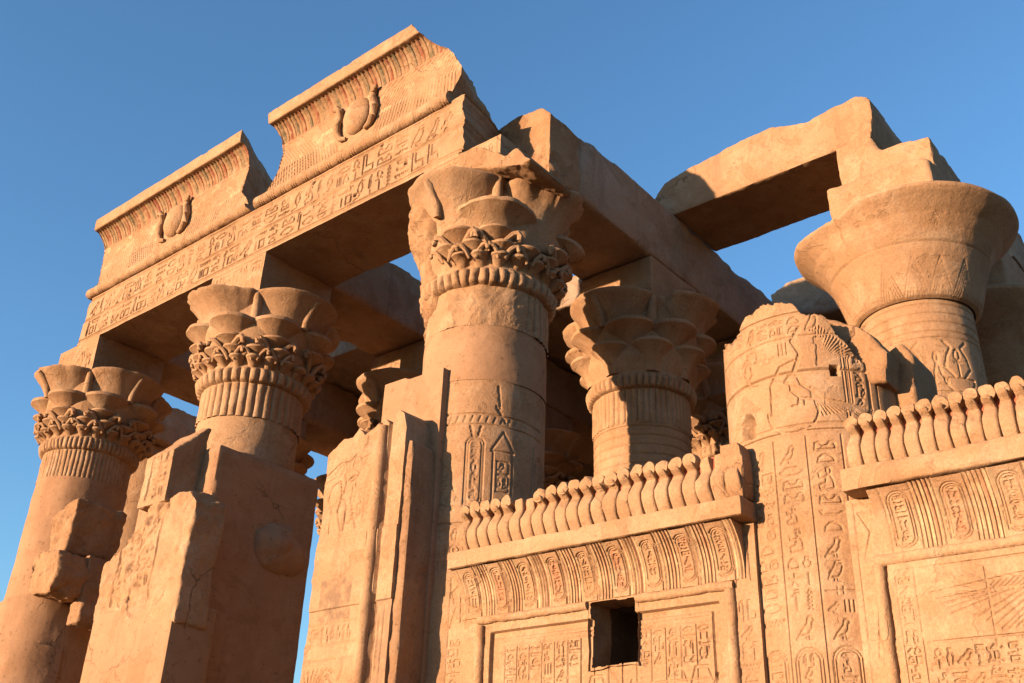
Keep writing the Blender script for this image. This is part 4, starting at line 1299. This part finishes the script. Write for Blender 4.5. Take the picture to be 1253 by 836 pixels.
def disc_mesh(r=.085):
    a = np.linspace(0, 2 * np.pi, 20, endpoint=False); rows = []
    for y, k in ((.08, .0), (.075, .8), (.05, 1.0), (-.04, 1.0), (-.062, .93), (-.068, .5), (-.07, .0)):
        rows.append(np.stack([np.cos(a) * r * k, np.full(20, y), np.sin(a) * r * k], -1))
    return np.array(rows)

def cavetto_band(parent, x0, x1, n_cart, seed, yw=YW, yl=YL, z0=2.82, z1=3.4):
    prof = []
    for a in np.linspace(0, 1, 14):
        # concave: vertical at the foot, sweeping forward at the top
        prof.append((yw - .02 - (yl + .04 - yw + .0) * -1 * (a ** 2.6) * 1.0 if False else yw - .02 - (yw - yl - .06) * a ** 2.6, z0 + (z1 - z0) * a))
    prof = np.array(prof)
    L = np.concatenate([[0], np.cumsum(np.linalg.norm(np.diff(prof, axis=0), axis=1))])
    rl = Relief(x1 - x0, L[-1], .0085); rng = random.Random(seed)
    pitch = rl.w / n_cart
    for k in range(n_cart):
        u = (k + .5) * pitch
        rl.cartouche(u, .05, .21, L[-1] - .12, rng, .0095, .018, 2, (.27, .125, .07) if k % 2 else None)
        for s in range(6):
            q = u + pitch / 2 + (s - 2.5) * .042
            if 0 < q < rl.w:
                rl.seg([(q, .0), (q, L[-1])], .017, .022)
                rl.paint(q + .008, q + .034, .02, L[-1] - .02, (CREAM, (.3, .2, .11), CREAM, (.27, .12, .07), CREAM, (.2, .17, .1))[s], .5)
        for s_ in (-1, 1):
            rl.seg([(u + s_ * .145, .0), (u + s_ * .145, L[-1])], .012, .012)
            rl.glyph('cobra', u + s_ * .115 - .02, .1, .045, .2, .01, .01)
    yy = np.interp(rl.v, L, prof[:, 0]); zz = np.interp(rl.v, L, prof[:, 1])
    ty, tz = np.gradient(yy), np.gradient(zz); l = np.hypot(ty, tz)
    U = rl.u[None] + 0 * rl.v[:, None]
    P = np.stack([x0 + U, yy[:, None] + 0 * U, zz[:, None] + 0 * U], -1)
    rl.erode(P, .5, seed, 1.6)
    H = rl.H + fbm(P, 3, 5, .55, seed) * .008
    P[..., 1] += (-tz / l)[:, None] * H; P[..., 2] += (ty / l)[:, None] * H
    V, F, F3 = backed(P, yw + .2, 2)
    return new_mesh_object('cavetto', V, F, SAND, parent, True, rl.pig.reshape(-1, 4), F3)

def ledge(parent, x0, x1, seed, z0=3.42, z1=3.63):
    return stone('ledge', [(x0, z0), (x1, z0), (x1, z1), (x0, z1)], 'y', YL, 10.05, SAND, parent, .022, .012, .75, seed, .006, it=6)

def frieze(parent, x0, x1, pitch, headless, seed, lab):
    n = int(round((x1 - x0) / pitch)); p = (x1 - x0) / n
    rng = random.Random(seed)
    back = stone('frieze_back', [(x0, 3.635), (x1, 3.635), (x1, 4.22), (x0, 4.2)], 'y', 9.71, 10.02, REDBACK, parent, .03, .015, .4, seed + 1)
    for k in range(n):
        x = x0 + (k + .5) * p
        head = k not in headless
        C_ = cobra_mesh(p, head)
        j = np.array([x, 9.70 + rng.uniform(-.008, .008), 3.632])
        V = C_.reshape(-1, 3) * np.array([1, 1, 1 + rng.uniform(-.03, .03)]) + j
        wear = rng.choice((.01, .012, .016, .03, .04))
        V = V + np.stack([fbm(V + 9 * q, 8, 4, .6, seed + q) for q in range(3)], -1) * wear * sstep(3.66, 3.8, V[:, 2])[:, None]
        cb = new_mesh_object('cobra', V, grid_faces(C_.shape[0], C_.shape[1], True), SAND, parent, sharp=50)
        if head:
            D = disc_mesh(p * .5 * rng.uniform(.96, 1.07))
            V = D.reshape(-1, 3) + np.array([x, 9.67, 3.632 + .562 + rng.uniform(-.012, .012)])
            V = V + np.stack([fbm(V + 9 * q, 7, 3, .55, seed + 40 + q) for q in range(3)], -1) * rng.choice((.02, .03, .045))
            new_mesh_object('sun_disc', V, grid_faces(D.shape[0], D.shape[1], True), SAND, cb)
    return n

HOLE_SHADE = stone_mat('shade_darkened_stone', (.13, .09, .06), (.08, .055, .035), (.17, .12, .08))  # near-black stone, the deep shade of the hole put into its colour
REDBACK = stone_mat('red_painted_stone', (.55, .15, .085), (.42, .13, .07), (.5, .26, .16), spot=.2)

# --- wall 1
t1 = thing('screen_wall', 'cobra topped screen wall with dark square window hole between corner column and drum', 'wall', 'screen walls between the front columns')
ledge(t1, -9.04, -4.83, 701)
frieze(t1, -8.98, -4.86, .179, (20, 21, 22, 5, 6), 702, '')
stone('end_fragment', [(-5.1, 3.64), (-4.84, 3.64), (-4.82, 4.1), (-4.86, 4.28), (-5.1, 4.3)], 'y', 9.6, 10.0, ROUGH, t1, .025, .02, .7, 703, .03)
cavetto_band(t1, -8.98, -4.98, 9, 704)
WZ = 1.1
def w1fn(rl, rng):
    Z = lambda z: z - WZ
    X = lambda x: x + 9.25
    # frame figures on the left strip and right strip
    for x in (-9.1, -5.0):
        rl.text_v(X(x) - .1, X(x) + .12, Z(1.3), Z(2.6), rng, .014, .016)
        rl.seg([(X(x) - .1, Z(2.75)), (X(x) - .02, Z(3.0)), (X(x) - .1, Z(3.2)), (X(x) + .05, Z(3.3)), (X(x) + .08, Z(2.8))], .018, .018)
        rl.seg([(X(x) - .13, Z(1.2)), (X(x) - .13, Z(3.4))], .014, .016)
    # inner panel, recessed
    rl.level(X(-8.5), X(-5.32), 0, Z(2.62), -.06)
    rl.level(X(-8.36), X(-5.42), 0, Z(2.54), .03)
    # columns of text
    rng2 = random.Random(8)
    u = X(-8.28)
    k = 0
    while u < X(-5.6):
        if not (X(-7.2) < u < X(-6.4)):
            rl.text_v(u + .02, u + .165, Z(1.9) + .07 * (k % 3), Z(2.41), rng2, .012, .022)
        rl.seg([(u, Z(1.88)), (u, Z(2.42))], .010, .018)
        u += .19; k += 1
    rl.seg([(X(-8.3), Z(2.44)), (X(-5.45), Z(2.44))], .012, .012); rl.seg([(X(-8.3), Z(2.49)), (X(-5.45), Z(2.49))], .01, .01)
    # heads of large figures
    for cx_ in (-7.9, -6.95, -5.9, -5.6):
        c = X(cx_)
        rl.seg([(c - .3, Z(1.5)), (c - .2, Z(1.72)), (c - .02, Z(1.8)), (c + .12, Z(1.76)), (c + .2, Z(1.62)), (c + .1, Z(1.5)), (c + .3, Z(1.2))], .022, .022)
        rl.seg([(c - .1, Z(1.82)), (c - .05, Z(1.98)), (c + .1, Z(1.98)), (c + .15, Z(1.85))], .02, .02)
        rl.seg([(c + .2, Z(1.6)), (c + .45, Z(1.75)), (c + .5, Z(1.9))], .02, .02)
    joints(rl, [(X(-7.5), Z(.5), Z(1.9)), (X(-5.9), Z(1.4), Z(2.5))], [(Z(2.0), X(-9), X(-7.2)), (Z(1.86), X(-6.2), X(-4.9))], rng, .008, .012)
stone('wall_foot', [(-9.25, GROUND), (-4.85, GROUND), (-4.85, WZ + .01), (-9.25, WZ + .01)], 'y', YW - .002, 10.15, SAND, t1, .08, .01, .2, 706)
def wall1():
    x0, x1, z0, z1 = -9.25, -4.85, WZ, 3.42
    rl = Relief(x1 - x0, z1 - z0, .0085); rng = random.Random(71)
    w1fn(rl, rng)
    U = rl.u[None] + 0 * rl.v[:, None]; Vv = rl.v[:, None] + 0 * U
    P = np.stack([x0 + U, 0 * U + YW, z0 + Vv], -1)
    rl.erode(P, .3, 71, 1.3)
    P[..., 1] -= rl.H + fbm(P, 2.2, 5, .55, 71) * .012
    # hole through the wall: drop the faces, build a reveal
    hx0, hx1, hz0, hz1 = -6.98, -6.36, 2.09, 2.80
    e = fbm(P, 4, 4, .6, 3) * .03
    inside = (P[..., 0] > hx0 + e) & (P[..., 0] < hx1 + e) & (P[..., 2] > hz0 + e) & (P[..., 2] < hz1 + e)
    V, F, F3 = backed(P, 9.93, 3, .01, 71)
    F3 = None
    fin = inside.ravel()
    keep = ~(fin[np.minimum(F, fin.size - 1)].any(axis=1) & (F < fin.size).all(axis=1))
    new_mesh_object('wall_face', V, F[keep], SAND, t1, True, F3=None)
    m = MB(); dep = 11.3
    Lp = []
    for a in np.linspace(0, 1, 16): Lp.append((hx0 + (hx1 - hx0) * a, hz0))
    for a in np.linspace(0, 1, 16): Lp.append((hx1, hz0 + (hz1 - hz0) * a))
    for a in np.linspace(0, 1, 16): Lp.append((hx1 + (hx0 - hx1) * a, hz1))
    for a in np.linspace(0, 1, 16): Lp.append((hx0, hz1 + (hz0 - hz1) * a))
    Lp = np.array(Lp)
    rows = []
    for y in np.linspace(YW + .0, dep, 9):
        r = np.stack([Lp[:, 0], np.full(len(Lp), y), Lp[:, 1]], -1)
        cen = np.array([(hx0 + hx1) / 2, y, (hz0 + hz1) / 2])
        sc = 1.09 if y < YW + .05 else 1.0
        r = cen + (r - cen) * np.array([sc, 1, sc])
        r = r + np.stack([fbm(r, 4, 4, .6, 91), 0 * r[:, 0], fbm(r + 3, 4, 4, .6, 92)], -1) * .035
        rows.append(r)
    m.grid(np.array(rows[:3]), True)
    m.build('window_reveal', ROUGH, t1, .02, 6, 4)
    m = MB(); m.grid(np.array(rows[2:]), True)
    m.build('window_recess', HOLE_SHADE, t1)
wall1()
def torus(parent, pts, r, seed, wraps=True):
    pts = np.array(pts, float)
    L = np.concatenate([[0], np.cumsum(np.linalg.norm(np.diff(pts, axis=0), axis=1))])
    s = np.arange(0, L[-1], .02)
    Q = np.stack([np.interp(s, L, pts[:, k]) for k in range(3)], -1)
    rad = r * (1 + .07 * fbm(np.stack([s, s * 0, s * 0 + seed], -1), 5, 3, .6, seed))
    if wraps: rad = rad * (1 - .07 * ((s % .3) < .025) - .07 * (((s + .07) % .3) < .025))
    m = MB(); m.tube(Q, rad, 14)
    return m.build('round_moulding', SAND, parent, .014, 6, seed)
torus(t1, [(-8.7, YW - .01, 2.78), (-7.02, YW - .01, 2.775)], .052, 1)
torus(t1, [(-6.34, YW - .01, 2.775), (-5.12, YW - .01, 2.77)], .052, 2)
torus(t1, [(-8.66, YW - .01, GROUND), (-8.66, YW - .01, 2.74)], .06, 3)
torus(t1, [(-5.17, YW - .01, GROUND), (-5.17, YW - .01, 2.74)], .06, 4)
stone('wall_core', [(-9.1, GROUND), (-4.87, GROUND), (-4.86, 3.4), (-6.66, 3.4), (-6.66, 2.92), (-6.2, 2.92), (-6.2, 1.98), (-7.15, 1.98), (-7.15, 2.92), (-6.68, 2.92), (-6.68, 3.4), (-9.1, 3.4)], 'y', 9.95, 10.9, SAND, t1, .07, .01, .2, 705)

# --- wall 2
t2 = thing('screen_wall', 'cobra topped screen wall with carved winged panel at the right edge', 'wall', 'screen walls between the front columns')
X2 = .6
ledge(t2, -3.72, X2, 711, 3.45, 3.69)
frieze(t2, -3.66, X2, .146, (), 712, '')
cavetto_band(t2, -3.5, X2, 8, 714, z0=2.83, z1=3.43)
def w2fn(rl, rng):
    Z = lambda z: z - WZ
    X = lambda x: x + 3.82
    rl.seg([(X(-3.76), Z(.5)), (X(-3.74), Z(3.4))], .014, .016)
    rl.seg([(X(-3.7), Z(3.3)), (X(-3.6), Z(3.1)), (X(-3.68), Z(2.85)), (X(-3.58), Z(2.8)), (X(-3.6), Z(2.4)), (X(-3.66), Z(1.9)), (X(-3.55), Z(1.85)), (X(-3.6), Z(1.5))], .018, .018)
    rl.level(X(-3.47), X(X2), 0, Z(2.74), .05, .008)
    rl.rect(X(-3.4), X(X2) + 1, -1, Z(2.66), .012, .014)
    rl.seg([(X(-3.22), 0), (X(-3.22), Z(2.66))], .014, .015)
    rl.text_v(X(-3.39), X(-3.25), Z(1.0), Z(2.6), rng, .012, .022)
    # winged disc
    for k in range(34):
        a = k / 33
        rl.seg([(X(-2.45 + 1.9 * a), Z(2.40 - .02 * a)), (X(-2.95 + 2.0 * a) if a > .12 else X(-3.05 + 1.2 * a), Z(2.36 - 1.6 * a) if a < .2 else Z(2.04))], .008, .012)
    for k in range(40):
        a = k / 39
        rl.seg([(X(-2.5 + 2.0 * a), Z(2.47)), (X(-2.62 + 2.0 * a), Z(2.38))], .008, .012)
    rl.seg([(X(-3.1), Z(2.42)), (X(-2.3), Z(2.5)), (X(-1.0), Z(2.52))], .014, .014)
    rl.seg([(X(-3.18), Z(1.98)), (X(-.5), Z(1.98))], .014, .014)
    z = 1.92; k = 0
    while z > .9:
        rl.text_h(X(-3.15), X(.4), Z(z - .17), Z(z), rng, .012, .022)
        z -= .21
        rl.seg([(X(-3.18), Z(z + .02)), (X(.4), Z(z + .02))], .01, .011)
    joints(rl, [(X(-2.6), Z(1.3), Z(2.6))], [(Z(2.05), X(-3.8), X(-3.2)), (Z(1.62), X(-3.2), X(-2.0))], rng, .008, .012)
carve_panel('wall_face', t2, -3.82, X2, WZ, 3.45, YW, 10.6, w2fn, 72, res=.0085, rough=.012)
stone('wall_foot', [(-3.82, GROUND), (X2, GROUND), (X2, WZ + .01), (-3.82, WZ + .01)], 'y', YW - .002, 10.6, SAND, t2, .08, .01, .2, 716)
torus(t2, [(-3.58, YW - .02, 2.79), (X2, YW - .02, 2.79)], .058, 5)
torus(t2, [(-3.56, YW - .02, GROUND), (-3.56, YW - .02, 2.75)], .058, 6)
